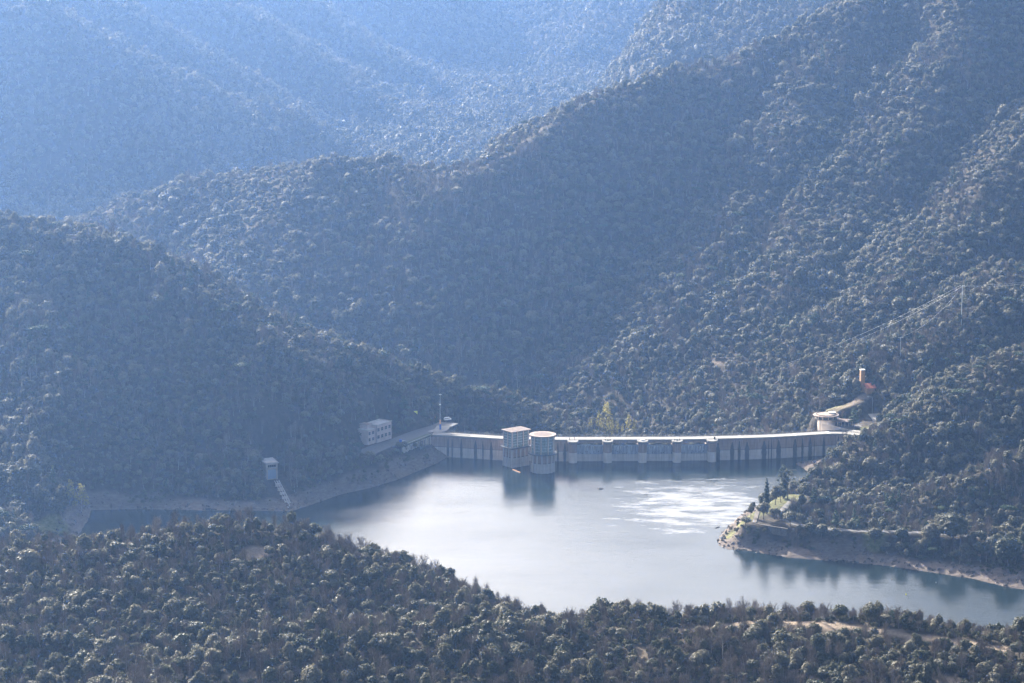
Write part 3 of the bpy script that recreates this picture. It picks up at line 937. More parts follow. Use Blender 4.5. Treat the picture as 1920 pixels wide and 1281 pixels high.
SUNC = np.array([math.sin(SUN_AZ), math.cos(SUN_AZ)])
def scatter(y0, y1, sp, seed, margin=1.0):
    rng = np.random.default_rng(seed)
    ys = np.arange(y0, y1, sp)
    X = []; Y = []
    for k, y in enumerate(ys):
        hw = y * .212 + 45
        xs = np.arange(-hw, hw, sp) + (k % 2) * sp * .5
        X.append(xs); Y.append(np.full(len(xs), y))
    X = np.concatenate(X); Y = np.concatenate(Y)
    X = X + rng.uniform(-.48, .48, len(X)) * sp; Y = Y + rng.uniform(-.48, .48, len(Y)) * sp
    H = interp_grid(HH, X, Y); sd = interp_grid(SD, X, Y)
    vis = (H + 14 - CAM_H) / Y > interp_grid(cum, X, Y) - 12 / Y
    px, py = proj(X, Y, H)
    vis &= (py < 1281 + 110) & (py > -450)
    up = Y < dam_y(X) + 6
    vis &= (sd > 2.5) & ~((H < -3) & up)
    bare = interp_grid(BARE, X, Y); gr = interp_grid(GRASS, X, Y); pa = interp_grid(PATH, X, Y)
    vis &= (bare < .35 + .25 * (rng.random(len(X)) < .08)) & (gr < .4) & (pa < .15)
    X, Y, H = X[vis], Y[vis], H[vis]
    keep = np.ones(len(X), bool)
    for pts, w in KEEP_OUT:
        pts = list(pts)
        if len(pts) > 20: pts = pts[::3] + [pts[-1]]
        keep &= line_dist(X, Y, pts) > w
    return X[keep], Y[keep], H[keep], rng

# protos that the woods use: mesh objects that are not in the scene themselves
def proto(me, nm):
    return bpy.data.objects.new(nm, me)
P_OAK = [proto(join_meshes('oak', list(t)), 'oak_source') for t in OAK]
P_BARE = [proto(join_meshes('bare', list(t)), 'bare_source') for t in BARE_T]
P_PINE = [proto(join_meshes('pine', list(t)), 'pine_source') for t in PINE] + [proto(join_meshes('pine', list(UMB)), 'pine_source')]
P_SHRUB = [proto(t[0], 'shrub_source') for t in SHRUB]
P_FAR = [proto(m, 'far_oak_source') for m in FAR]
P_FARB = [proto(m, 'far_bare_source') for m in FARB]
def rock_mesh(seed):
    rng = np.random.default_rng(seed); iv, iF = ico()
    v = iv * rng.uniform(.6, 1.15, (12, 1)); v[:, 2] *= .6
    me = bpy.data.meshes.new('rock'); me.from_pydata(v.tolist(), [], iF); me.materials.append(MATS['bank_rock']); return me
leaf_mat('bank_rock', (.16, .135, .115), (.32, .275, .23), 0, .95, .05)
P_ROCK = [proto(rock_mesh(k), 'rock_source') for k in range(4)]

def instancer(name, pos, scl, rot, idx, protos, label=None):
    me = bpy.data.meshes.new(name)
    me.vertices.add(len(pos)); me.vertices.foreach_set('co', np.asarray(pos, np.float32).reshape(-1))
    a = me.attributes.new('iscale', 'FLOAT_VECTOR', 'POINT'); a.data.foreach_set('vector', np.asarray(scl, np.float32).reshape(-1))
    a = me.attributes.new('irot', 'FLOAT_VECTOR', 'POINT'); a.data.foreach_set('vector', np.asarray(rot, np.float32).reshape(-1))
    a = me.attributes.new('iidx', 'INT', 'POINT'); a.data.foreach_set('value', np.asarray(idx, np.int32))
    o = bpy.data.objects.new(name, me); COL.objects.link(o)
    g = bpy.data.node_groups.new(name + '_nodes', 'GeometryNodeTree')
    g.interface.new_socket('Geometry', in_out='INPUT', socket_type='NodeSocketGeometry')
    g.interface.new_socket('Geometry', in_out='OUTPUT', socket_type='NodeSocketGeometry')
    N, L = g.nodes, g.links
    gi = N.new('NodeGroupInput'); go = N.new('NodeGroupOutput')
    jn = N.new('GeometryNodeJoinGeometry')
    # Join lists its links last-first: connect in reverse so that index 0 is the first source
    for pr in reversed(protos):
        oi = N.new('GeometryNodeObjectInfo'); oi.inputs['Object'].default_value = pr
        oi.inputs['As Instance'].default_value = True; oi.transform_space = 'ORIGINAL'
        L.new(oi.outputs['Geometry'], jn.inputs[0])
    ip = N.new('GeometryNodeInstanceOnPoints'); ip.inputs['Pick Instance'].default_value = True
    def na(k, t):
        x = N.new('GeometryNodeInputNamedAttribute'); x.data_type = t; x.inputs['Name'].default_value = k
        return x.outputs[0]
    L.new(gi.outputs[0], ip.inputs['Points']); L.new(jn.outputs[0], ip.inputs['Instance'])
    L.new(na('iidx', 'INT'), ip.inputs['Instance Index'])
    L.new(na('irot', 'FLOAT_VECTOR'), ip.inputs['Rotation'])
    L.new(na('iscale', 'FLOAT_VECTOR'), ip.inputs['Scale'])
    L.new(ip.outputs[0], go.inputs[0])
    md = o.modifiers.new('plants', 'NODES'); md.node_group = g
    tag(o, label=label, kind='stuff')
    return o

def bare_share(X, Y):
    """how leafless the wood is here"""
    b = .22 + .55 * fbm(X / 60, Y / 60, 71, 3)
    b = np.where(Y < 1150, b + .36, b)
    px_, py_ = proj(X, Y, interp_grid(HH, X, Y))
    b = np.where((Y > 1900) & (Y < 2500) & (px_ > 700) & (px_ < 1500), b + .22, b)
    b = np.where((Y > 2600), b * .4, b)
    return np.clip(b, .03, .8)

TREES = []     # singles: (x, y, z, kind, index, scale, rot)
def wood(name, y0, y1, sp, seed, size, protos_e, protos_b, protos_p, nsingle_scope=False, label=None, psh=.04):
    X, Y, H, rng = scatter(y0, y1, sp, seed)
    n_ = len(X)
    r = rng.random(n_); bs = bare_share(X, Y)
    kind = np.where(r < bs, 1, np.where(rng.random(n_) < psh, 2, 0))
    big = np.clip(fbm(X / 45, Y / 45, 81, 2) * .5 + 1, .6, 1.5)
    s = size * (.45 + .95 * rng.random(n_) ** 1.4) * big
    s *= np.where(rng.random(n_) < .10, 1.3, 1.0)
    # plants by the water and on steep rock stay small
    bare = interp_grid(BARE, X, Y); s = np.where(bare > .1, s * .5, s)
    ne, nb, npn = len(protos_e), len(protos_b), len(protos_p)
    idx = np.where(kind == 0, rng.integers(0, ne, n_), np.where(kind == 1, ne + rng.integers(0, nb, n_), ne + nb + rng.integers(0, max(1, npn), n_)))
    if npn == 0: idx = np.where(kind == 2, rng.integers(0, ne, n_), idx)
    sv = np.stack([s * rng.uniform(.72, 1.3, n_), s * rng.uniform(.72, 1.3, n_), s * rng.uniform(.75, 1.5, n_)], -1)
    rot = np.stack([rng.normal(0, .11, n_), rng.normal(0, .11, n_), rng.uniform(0, 6.28, n_)], -1)
    pos = np.stack([X, Y, H - .15], -1)
    return dict(name=name, pos=pos, s=sv, rot=rot, idx=idx, kind=kind, protos=protos_e + protos_b + protos_p, ne=ne, nb=nb)

near = wood('near_wood', 700, 1200, 3.15, 1, .62, P_OAK, P_BARE, P_PINE[:2], psh=.008)
mid1 = wood('hillside_wood', 1200, 1900, 3.45, 2, .73, P_OAK, P_BARE, P_PINE, psh=.07)
mid2 = wood('valley_wood', 1900, 2560, 3.95, 3, .82, P_OAK[:4], P_FARB, P_PINE, psh=.04)
farw = wood('mountain_wood', 2560, 5100, 6.0, 4, 1.18, P_FAR, P_FARB, [], psh=0)

# of each kind the ones that show largest are trees of their own
def zone(x, y, z):
    px, py = proj(x, y, z)
    return px, py
px, py = proj(near['pos'][:, 0], near['pos'][:, 1], near['pos'][:, 2] + 3)
depth = near['pos'][:, 1]
inview = (px > 0) & (px < 1920) & (py > 900) & (py < 1290)
seen = (near['pos'][:, 2] + 4 - CAM_H) / depth > interp_grid(cum, near['pos'][:, 0], depth)
app = near['s'].mean(1) / depth * np.where(inview & seen, 1, 0)
single = np.zeros(len(px), bool)
for kd, lim in ((0, 296), (1, 296)):
    c = np.where((near['kind'] == kd))[0]
    c = c[np.argsort(-app[c])][:lim]
    single[c] = True
single |= (near['kind'] == 2) & inview & seen

SINGLE_GROUPS = {}
def add_tree(name, pair, loc, sc, rot, label, cat, group=None):
    t = bpy.data.objects.new(name, None); COL.objects.link(t)
    t.location = loc; t.rotation_euler = rot; t.scale = sc
    tag(t, label, cat, group)
    cr = bpy.data.objects.new('crown', pair[0]); COL.objects.link(cr); cr.parent = t
    if pair[1] is not None:
        tr = bpy.data.objects.new('trunk', pair[1]); COL.objects.link(tr); tr.parent = t
    return t

OAK_TONE = ['rounded holm oak', 'broad bumpy holm oak', 'narrow holm oak', 'dome-shaped holm oak', 'compact holm oak', 'full-crowned holm oak']
BARE_TONE = ['round-crowned leafless tree', 'upright leafless tree', 'spreading leafless tree', 'slender leafless tree']
def place_words(px, py):
    c = int(px // 160)
    col = ['at the left end', 'a little in from the left end', 'below the small left-hand hill', 'below the rail incline', 'below the two-storey building', 'below the left end of the dam', 'below the intake towers', 'below the spillway', 'in front of the peninsula', 'below the peninsula lawn', 'below the shore road', 'at the right end'][min(11, max(0, c))]
    row = 'low on near slope' if py > 1235 else ('halfway up near slope' if py > 1150 else 'high on near slope' if px < 900 else 'near dirt track')
    return row + ' ' + col.replace('at the left end', 'by the left edge').replace('at the right end', 'by the right edge').replace('a little in from the left end', 'near the left edge')
for i in np.where(single)[0]:
    k = near['kind'][i]; x, y, z = near['pos'][i]
    w_ = place_words(px[i], py[i])
    if k == 0:
        j = near['idx'][i]; pair = OAK[j]; nm, ct, lb = 'holm_oak', 'tree', OAK_TONE[j]
    elif k == 1:
        j = near['idx'][i] - near['ne']; pair = BARE_T[j]; nm, ct, lb = 'bare_tree', 'bare tree', BARE_TONE[j]
    else:
        j = near['idx'][i] - near['ne'] - near['nb']; pair = PINE[j % 2]; nm, ct, lb = 'pine_tree', 'pine tree', 'dark green pine'
    s_ = near['s'][i]; m_ = s_.mean()
    size_w = 'large' if m_ > .82 else 'mid-sized' if m_ > .62 else 'small'
    shape_w = 'tall' if s_[2] > 1.25 * (s_[0] + s_[1]) / 2 else 'squat' if s_[2] < .95 * (s_[0] + s_[1]) / 2 else 'even'
    lb = size_w + ' ' + shape_w + ' ' + lb + ' ' + w_
    lb = ' '.join(lb.split()[:16])
    add_tree(nm, pair, (x, y, z), tuple(near['s'][i]), tuple(near['rot'][i]), lb, ct, lb)

for w_ in (near, mid1, mid2, farw):
    m = ~single if w_ is near else np.ones(len(w_['pos']), bool)
    instancer(w_['name'], w_['pos'][m], w_['s'][m], w_['rot'][m], w_['idx'][m], w_['protos'])
print('trees', [len(w_['pos']) for w_ in (near, mid1, mid2, farw)])

# undergrowth between the trees, and bushes creeping onto the banks
X, Y, H, rng = scatter(700, 1200, 2.9, 11)
Xb, Yb, Hb, _ = scatter(1250, 1760, 4.0, 12)
X = np.concatenate([X, Xb]); Y = np.concatenate([Y, Yb]); H = np.concatenate([H, Hb])
n_ = len(X); rb = np.random.default_rng(15)
Xr = rb.uniform(-320, 320, 26000); Yr = rb.uniform(1340, 1640, 26000)
sdr = interp_grid(SD, Xr, Yr); br = interp_grid(BARE, Xr, Yr); hr = interp_grid(HH, Xr, Yr)
kr = (br > .3) & (sdr > 4) & (hr > 3.2 + 3 * fbm(Xr / 12, Yr / 12, 19, 3)) & (Yr < dam_y(Xr) - 2) & (fbm(Xr / 14, Yr / 14, 18, 3) > np.where(Xr > 60, -.22, .0)) & (np.abs(Xr / Yr) < .19)
for g_, w_ in KEEP_OUT:
    if len(g_) < 20: kr &= line_dist(Xr, Yr, list(g_)) > w_ * .8
X = np.concatenate([X, Xr[kr]]); Y = np.concatenate([Y, Yr[kr]]); H = np.concatenate([H, hr[kr]]); n_ = len(X)
s = rng.uniform(.5, 1.45, n_)
instancer('undergrowth', np.stack([X, Y, H - .1], -1), np.stack([s, s, s * rng.uniform(.7, 1.2, n_)], -1), np.stack([0 * s, 0 * s, rng.uniform(0, 6.28, n_)], -1), rng.integers(0, 3, n_), P_SHRUB)

# loose rock on the drawdown band
rng = np.random.default_rng(5)
n0 = 60000
X = rng.uniform(-330, 330, n0); Y = rng.uniform(1330, 1630, n0)
b_ = interp_grid(BARE, X, Y); sd = interp_grid(SD, X, Y)
k = (b_ > .4) & (sd > .2) & (sd < 60) & (np.abs(X / Y) < .19) & (Y < dam_y(X) - 1) & (fbm(X / 9, Y / 9, 8, 3) > -.25)
X, Y = X[k][:20000], Y[k][:20000]; H = interp_grid(HH, X, Y); n_ = len(X)
s = .22 + 1.3 * rng.random(n_) ** 4
instancer('bank_rubble', np.stack([X, Y, H], -1), np.stack([s * 1.2, s, s * .8], -1), rng.uniform(0, 6.28, (n_, 3)), rng.integers(0, 4, n_), P_ROCK)

# ------------------------------------------------------------------ the dam
# face line (upstream) as a dense polyline; t runs along it
FP = DAM.copy()
seg = np.r_[0, np.cumsum(np.hypot(*np.diff(FP[:, :2], axis=0).T))]
def face(s_):
    return np.array([np.interp(s_, seg, FP[:, 0]), np.interp(s_, seg, FP[:, 1])])
def face_frame(s_):
    p = face(s_); q = face(min(s_ + .5, seg[-1])); r = face(max(s_ - .5, 0))
    t = q - r; t /= np.linalg.norm(t)
    return p, t, np.array([-t[1], t[0]])      # tangent, normal pointing downstream
def s_at_px(px):
    """arc length where the crest edge passes pixel column px"""
    pxs, _ = proj(FP[:, 0], FP[:, 1], np.full(len(FP), CREST_Z))
    m = len(pxs) - 3
    return float(np.interp(px, pxs[:m], seg[:m]))
def offs(s_, n_):
    p, t, nn = face_frame(s_)
    return p + nn * n_

dam_loc = (float(FP[len(FP) // 2, 0]), float(FP[len(FP) // 2, 1]), 0.0)
dam = empty('concrete_dam', dam_loc, 'long curved pale concrete dam holding back the lake, stained by dark damp streaks', 'dam')

S0, S1 = 0.0, seg[-1]
PIERS = [1074, 1139, 1204.5, 1269, 1334]
sp_ = [s_at_px(x) for x in PIERS]
SPA, SPB = sp_[0], sp_[-1]
PW2 = 2.45                                       # half width of a pier

def extr(mb, s0, s1, prof, step=4.0):
    """sweep a closed (offset, z) profile along the face line"""
    n = max(1, int(math.ceil((s1 - s0) / step)))
    k = len(prof); V = []; F = []
    for i in range(n + 1):
        s_ = s0 + (s1 - s0) * i / n
        p, t, nn = face_frame(s_)
        for (o, z) in prof:
            q = p + nn * o
            V.append((q[0], q[1], z))
    for i in range(n):
        for j in range(k):
            a = i * k + j; b2 = i * k + (j + 1) % k
            F.append((a, a + k, b2 + k, b2))
    F.append(tuple(range(k))); F.append(tuple(n * k + j for j in range(k - 1, -1, -1)))
    mb.add(V, F); return mb

# body set back half a metre behind the face blocks, sloping away downstream
for a, b_ in ((S0, SPA), (SPB, S1 - 8)):
    extr(MB(), a, b_, [(.55, -24), (.55, 12.05), (7.6, 12.05), (7.6, 9), (30, -28), (30, -32)]).build('body', 'dam_lower', dam)
# face blocks between vertical joints, in two tones: darker above, washed pale below
J_L = [808, 824, 840, 848, 865, 891.6, 905.5, 921, 944, 965, 985, 1005, 1025, 1041, 1058, 1071.5]
J_R = [1336.5, 1346.3, 1359, 1373, 1386.3, 1401, 1417, 1433, 1447, 1460.3, 1475, 1491, 1505, 1519.3, 1532, 1545, 1558, 1572, 1586, 1594, 1604, 1614]
for J in (J_L, J_R):
    ss = [s_at_px(x) for x in J]
    for a, b_ in zip(ss[:-1], ss[1:]):
        if b_ - a < .6: continue
        extr(MB(), a + .05, b_ - .05, [(0, 6.02), (0, 12.0), (.5, 12.0), (.5, 6.02)], 3).build('face_block', 'dam_upper', dam)
        extr(MB(), a + .05, b_ - .05, [(-.06, -9), (-.06, 5.94), (.5, 5.94), (.5, -9)], 3).build('face_block', 'dam_lower', dam)
# damp streaks, each a spire of dark algae over a leaking joint
rng = random.Random(4)
STREAK = [(840, 1.3, 11.2), (848, .9, 11.3), (865, 1.5, 11.3), (891.6, 1.9, 11.0), (905.5, .9, 11.4), (921, 1.8, 10.8), (1033, .8, 10), (1046, 1.0, 11), (1059, 1.7, 10.9),
          (1346.3, 2.5, 10.4), (1373, 2.4, 10.6), (1386.3, 1.6, 11.3), (1401, 2.5, 10.6), (1433, 2.8, 10.8), (1441.5, .7, 11.4), (1447, .8, 11.4), (1460.3, 2.8, 10.9), (1491, 2.6, 11.2), (1505, 1.4, 11.4), (1519.3, 2.2, 11.4), (1527, .5, 11), (1545, 1.6, 11.3), (1572, 1.6, 11.3), (1586, .9, 11), (1594, .9, 11.2)]
for px_, w_, zt in STREAK:
    s_ = s_at_px(px_); p, t, nn = face_frame(s_)
    m = MB(); V = []
    for i in range(12):
        f = i / 11.0; z = zt - (zt + .6) * f
        hw = w_ * .5 * (min(1, .12 + f * 2.2) ** .8) * (1 + rng.uniform(-.12, .12)) * (1.0 if f < .75 else 1.0 - (f - .75) * .3)
        q = p - nn * .085
        V += [(*(q - t * hw), z), (*(q + t * hw), z), ]
    for i in range(12):                           # a second layer gives the film a thickness
        a, b_ = V[i * 2], V[i * 2 + 1]
    m.add(V, [(2 * i, 2 * i + 1, 2 * i + 3, 2 * i + 2) for i in range(11)])
    m.build('damp_streak', 'wet_stain', dam)
# horizontal tide mark between the two tones
for a, b_ in ((S0 + 1, SPA - 3), (SPB + 3, s_at_px(1610))):
    extr(MB(), a, b_, [(-.10, 5.85), (-.10, 6.1), (0, 6.1), (0, 5.85)]).build('tide_line', 'wet_stain', dam)

# roadway on the crest
extr(MB(), S0 - 0, S1, [(-.35, 12.1), (-.35, 12.8), (8.2, 12.8), (8.2, 12.1)]).build('roadway', 'deck_pale', dam)
extr(MB(), S0, S1, [(-.45, 12.802), (-.45, 13.05), (-.05, 13.05), (-.05, 12.802)]).build('kerb', 'deck_pale', dam)
extr(MB(), S0, S1, [(8.0, 12.802), (8.0, 13.1), (8.35, 13.1), (8.35, 12.802)]).build('kerb', 'stone_wall', dam)
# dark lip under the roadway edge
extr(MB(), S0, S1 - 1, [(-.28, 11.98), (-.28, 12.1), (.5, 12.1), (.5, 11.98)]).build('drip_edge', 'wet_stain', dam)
# downstream railing: posts and two rails
rail = MB()
s_ = S0
while s_ < S1:
    q = offs(s_, 8.15); rail.tube((q[0], q[1], 13.1), (q[0], q[1], 14.15), .05, .05, 4); s_ += 3.0
for z in (13.6, 14.12):
    pts = [(*offs(s_, 8.15), z) for s_ in np.linspace(S0, S1, 70)]
    rail.path(pts, .035, 4)
rail.build('railing', 'grey_metal', dam)
rail = MB()
s_ = S0
while s_ < S1 - 2:
    if not any(abs(s_ - q_) < 3 for q_ in sp_):
        q = offs(s_, -.25); rail.tube((q[0], q[1], 13.05), (q[0], q[1], 13.95), .035, .035, 4)
    s_ += 4.0
rail.build('railing', 'grey_metal', dam)
# paler patches and joints on the roadway
for px_, w_, l_ in ((860, 3.2, 6), (1390, 4.0, 1.0), (1484, 3.5, 1.2), (1495, 4.5, .5), (1556, 5, 1.0), (1250, 3.5, .5), (1170, 3.2, .4)):
    s_ = s_at_px(px_); p, t, nn = face_frame(s_)
    q = p + nn * 4
    MB().box((q[0], q[1], 12.806), (l_ * 2, w_, .012), math.atan2(t[1], t[0])).build('road_patch', 'asphalt' if l_ > 2 else 'paint_white', dam)

# spillway: four weir walls between five rounded piers
for i in range(4):
    a, b_ = sp_[i] + PW2, sp_[i + 1] - PW2
    w = MB(); extr(w, a, b_, [(.0, 4.3), (.0, 9.25), (.35, 9.55), (1.5, 9.6), (4, 9.0), (9, 4), (9, 2), (1, 2), (1, 4.3)])
    weir = w.build('weir', 'weir_wall', dam)
    extr(MB(), a, b_, [(.25, -9), (.25, 4.2), (4, 4.2), (24, -28), (20, -28), (8, -9)]).build('weir_base', 'dam_lower', dam)
    # pale lime runs and dark rust nicks on the weir face
    for k in range(26):
        s_ = rng.uniform(a + .4, b_ - .4); p, t, nn = face_frame(s_)
        h_ = rng.uniform(.5, 3.2); z1 = 9.2 - rng.uniform(0, .5); ww = rng.uniform(.06, .26); q = p - nn * .02
        MB().add([(*(q - t * ww), z1), (*(q + t * ww), z1), (*(q + t * ww * .3), z1 - h_), (*(q - t * ww * .3), z1 - h_)], [(0, 1, 2, 3)]).build('lime_run', 'paint_white' if k % 3 else 'deck_pale', dam)
    for k in range(12):
        s_ = rng.uniform(a + .4, b_ - .4); p, t, nn = face_frame(s_)
        z1 = 5.1 + rng.uniform(-.5, .9); q = p - nn * .025; ww = rng.uniform(.1, .3)
        MB().box((q[0], q[1], z1), (ww * 2, .03, rng.uniform(.2, .6)), math.atan2(t[1], t[0])).build('rust_mark', 'wet_stain', dam)
    # bridge girder over the bay
    extr(MB(), a - .2, b_ + .2, [(.05, 10.75), (.05, 11.98), (.55, 11.98), (.55, 10.75)]).build('girder', 'dam_upper', dam)
    extr(MB(), a - .2, b_ + .2, [(6.8, 10.9), (6.8, 11.98), (7.3, 11.98), (7.3, 10.9)]).build('girder', 'dam_upper', dam)
for i, s_ in enumerate(sp_):
    p, t, nn = face_frame(s_); rz = math.atan2(t[1], t[0])
    def stad(hw, nose, back, n=12):
        """plan of a pier: round nose upstream"""
        pts = []
        for k in range(n + 1):
            a = math.pi + math.pi * k / n
            pts.append(p + t * hw * math.cos(a) + nn * (-nose + hw * math.sin(a)))
        pts.append(p + t * hw + nn * back); pts.append(p - t * hw + nn * back)
        return [tuple(q) for q in pts]
    m = MB(); m.prism(stad(PW2, 2.6, 9), 6.0, 11.3)
    pier = m.build('spillway_pier', 'tower_upper', dam)
    MB().prism(stad(PW2 - .03, 2.57, 9), -12, 5.95).build('shaft', 'pier_concrete', pier)
    m = MB(); m.prism(stad(PW2 + .1, 2.7, 1), 11.3, 11.75); m.build('collar', 'wet_stain', pier)
    m = MB(); m.prism(stad(PW2 + .55, 2.9, .2), 11.75, 12.55); m.build('capital', 'deck_pale', pier)
    m = MB(); m.prism(stad(PW2 + .75, 3.1, .0), 12.55, 12.79); m.build('platform', 'deck_pale', pier)
    m = MB(); ring = stad(PW2 + .65, 3.1, -.1)
    ring = ring[:13]
    for q in ring[::1]: m.tube((*q, 12.79), (*q, 13.85), .05, .05, 4)
    for z in (13.3, 13.84): m.path([(*q, z) for q in ring], .045, 4)
    m.build('railing', 'pale_metal', pier)
    # gate hoist gear on the platform
    m = MB()
    if i in (1, 3):
        for o in (-1.4, 1.4):
            c = p + t * o - nn * 2.6
            m.box((c[0], c[1], 13.3), (.5, .5, 1.0), rz, .05)
            m.tube((c[0], c[1], 13.8), (c[0], c[1], 16.4), .05, .03, 5)
        c = p - nn * 2.2; m.box((c[0], c[1], 13.15), (1.2, .7, .7), rz, .08)
        m.build('hoist_gear', 'moss_dark', pier)
    elif i == 4:
        c = p + t * 1.6 - nn * 1.2; m.box((c[0], c[1], 13.5), (.9, .8, 1.4), rz, .06); m.box((c[0], c[1], 14.25), (1.1, 1.0, .12), rz)
        m.build('hoist_gear', 'dark_metal', pier)
    elif i == 2:
        c = p - nn * 2.6; m.lathe([(0, 0), (1.3, 0), (1.3, .5), (1.0, .7), (0, .7)], (c[0], c[1], 12.8), 16)
        m.build('hatch', 'paint_white', pier)
        c = p - nn * 5.7; MB().box((c[0], c[1], 12.15), (1.4, .3, .35), rz).build('drain_mouth', 'dark_paint', pier)

# wing wall on the left bank that carries the approach terrace
wa = WZ(808, 815.5, 12.9); wb = WZ(757, 836, 12.9)
dvec = (wb - wa)[:2]; Lw = np.linalg.norm(dvec); dvec /= Lw; nv = np.array([-dvec[1], dvec[0]])
if nv[1] > 0: nv = -nv
wing = empty('wing_wall', (float(wa[0]), float(wa[1]), 0), 'low pilastered concrete wing wall with mossy top between the dam and the left bank', 'retaining wall')
rw = math.atan2(dvec[1], dvec[0])
def wp(u, v): return wa[:2] + dvec * u + nv * v
c = wp(Lw / 2, -.6); MB().box((c[0], c[1], 8.0), (Lw, 1.2, 9.2), rw).build('wall', 'dam_lower', wing)
c = wp(Lw / 2, -1.2); MB().box((c[0], c[1], 12.9), (Lw + .6, 4.2, .55), rw).build('coping', 'moss_dark', wing)
c = wp(Lw / 2, .35); MB().box((c[0], c[1], 13.6), (Lw + .6, .12, .12), rw).build('handrail', 'grey_metal', wing)
for k in range(12):
    u = Lw * (k + .5) / 12
    c = wp(u, .15); MB().box((c[0], c[1], 7.8), (.35, .36, 8.6), rw).build('pilaster', 'render_pale', wing)
    c = wp(u, .35); MB().box((c[0], c[1], 13.4), (.08, .08, .6), rw).build('post', 'grey_metal', wing)
    if k in (0, 2, 3, 6, 8):
        c = wp(u + .9, .02); MB().box((c[0], c[1], 9.2), (.8, .12, 4.6), rw).build('recess', 'wet_stain', wing)

# ------------------------------------------------------------------ intake towers
def square_tower():
    c0 = np.array([0.0, 1592.0]); a = math.radians(37)
    c0[0] = float(WZ(959.8, 878, 0)[0]); c0[1] = float(WZ(959.8, 878, 0)[1])
    u = np.array([math.cos(a), math.sin(a)]); v = np.array([-math.sin(a), math.cos(a)])
    LA, LB = 12.6, 8.6
    ctr = c0 + u * LA / 2 + v * LB / 2
    T = empty('intake_tower', (ctr[0], ctr[1], 0), 'square concrete intake tower with glazed gallery and flat brown roof, beside the round one', 'intake tower', 'intake towers in the water before the dam')
    def P2(x, y): q = ctr + u * x + v * y; return (q[0], q[1])
    def bx(x, y, z, dx, dy, dz, b=0): q = P2(x, y); return ((q[0], q[1], z), (dx, dy, dz), a, b)
    MB().box(*bx(0, 0, -3.1, LA - .5, LB - .5, 17.8)).build('shaft', 'tower_lower', T)
    MB().box(*bx(0, 0, 8.6, LA - .3, LB - .3, 5.6)).build('upper_shaft', 'tower_upper', T)
    # vertical ribs standing proud of the shaft
    for side, L_, D_ in ((0, LA, LB), (1, LB, LA)):
        nn_ = 5 if side == 0 else 4
        for sg in (-1, 1):
            for k in range(nn_):
                t_ = -L_ / 2 + .45 + (L_ - .9) * k / (nn_ - 1)
                x, y = (t_, sg * (D_ / 2 - .12)) if side == 0 else (sg * (D_ / 2 - .12), t_)
                dx, dy = (.9, .62) if side == 0 else (.62, .9)
                MB().box(*bx(x, y, 2.7 - 1.0 - 3.3 + 3.2, dx, dy, 17.6 if True else 0)).build('rib', 'tower_lower', T)
    MB().box(*bx(0, 0, 5.75, LA + .08, LB + .08, .3)).build('tide_line', 'wet_stain', T)
    MB().box(*bx(0, 0, 11.35, LA + 2.4, LB + 2.4, .4)).build('walkway', 'wet_stain', T)
    rl = MB()
    for sx in (-1, 1):
        for k in range(9):
            x = -(LA / 2 + 1.1) + (LA + 2.2) * k / 8; q = P2(x, sx * (LB / 2 + 1.1)); rl.tube((*q, 11.5), (*q, 12.6), .05, .05, 4)
        for k in range(7):
            y = -(LB / 2 + 1.1) + (LB + 2.2) * k / 6; q = P2(sx * (LA / 2 + 1.1), y); rl.tube((*q, 11.5), (*q, 12.6), .05, .05, 4)
    for z in (12.05, 12.6):
        cs = [P2(x, y) for x, y in ((-LA / 2 - 1.1, -LB / 2 - 1.1), (LA / 2 + 1.1, -LB / 2 - 1.1), (LA / 2 + 1.1, LB / 2 + 1.1), (-LA / 2 - 1.1, LB / 2 + 1.1), (-LA / 2 - 1.1, -LB / 2 - 1.1))]
        rl.path([(*q, z) for q in cs], .05, 4)
    rl.build('railing', 'dark_metal', T)
    MB().box(*bx(0, 0, 11.62, LA - .1, LB - .1, .14)).build('floor', 'roof_grey', T)
    for x in (-LA / 2 + .5, -LA / 6, LA / 6, LA / 2 - .5):
        for sy in (-1, 1):
            MB().box(*bx(x, sy * (LB / 2 - .4), 16.3, .75, .6, 9.2)).build('pillar', 'render_pink', T)
    for sx in (-1, 1):
        MB().box(*bx(sx * (LA / 2 - .4), 0, 16.3, .6, .75, 9.2)).build('pillar', 'render_pink', T)
    # glazing with its bars
    for sy in (-1, 1):
        for k in range(3):
            x0 = -LA / 2 + .85 + k * (LA - 1.0) / 3 + .1; w_ = (LA - 1.0) / 3 - .95
            xc = -LA / 3 + k * LA / 3
            g = MB().box(*bx(xc, sy * (LB / 2 - .35), 16.3, LA / 3 - .9, .06, 9.0)).build('window', 'window_glass', T)
            m = MB()
            for i in range(1, 4): m.box(*bx(xc - (LA / 3 - .9) / 2 + (LA / 3 - .9) * i / 4, sy * (LB / 2 - .33), 16.3, .12, .14, 9.0))
            for i in range(1, 6): m.box(*bx(xc, sy * (LB / 2 - .32), 11.8 + 9 * i / 6, LA / 3 - .9, .12, .12))
            m.build('frame', 'pale_metal', g)
    for sx in (-1, 1):
        for k in (-1, 1):
            yc = k * LB / 4 + k * -.05
            g = MB().box(*bx(sx * (LA / 2 - .35), yc, 16.3, .06, LB / 2 - 1.0, 9.0)).build('window', 'window_glass', T)
            m = MB()
            for i in range(1, 4): m.box(*bx(sx * (LA / 2 - .33), yc - (LB / 2 - 1) / 2 + (LB / 2 - 1) * i / 4, 16.3, .14, .12, 9.0))
            for i in range(1, 6): m.box(*bx(sx * (LA / 2 - .32), yc, 11.8 + 9 * i / 6, .12, LB / 2 - 1.0, .12))
            m.build('frame', 'pale_metal', g)
    # white blocks added for the pale reflections or railings in the glass
    for x in (-3.5, .5, 3.8):
        MB().box(*bx(x, 0, 12.7, 1.6, 2.0, 1.9, .15)).build('white_stand_in', 'paint_white', T)
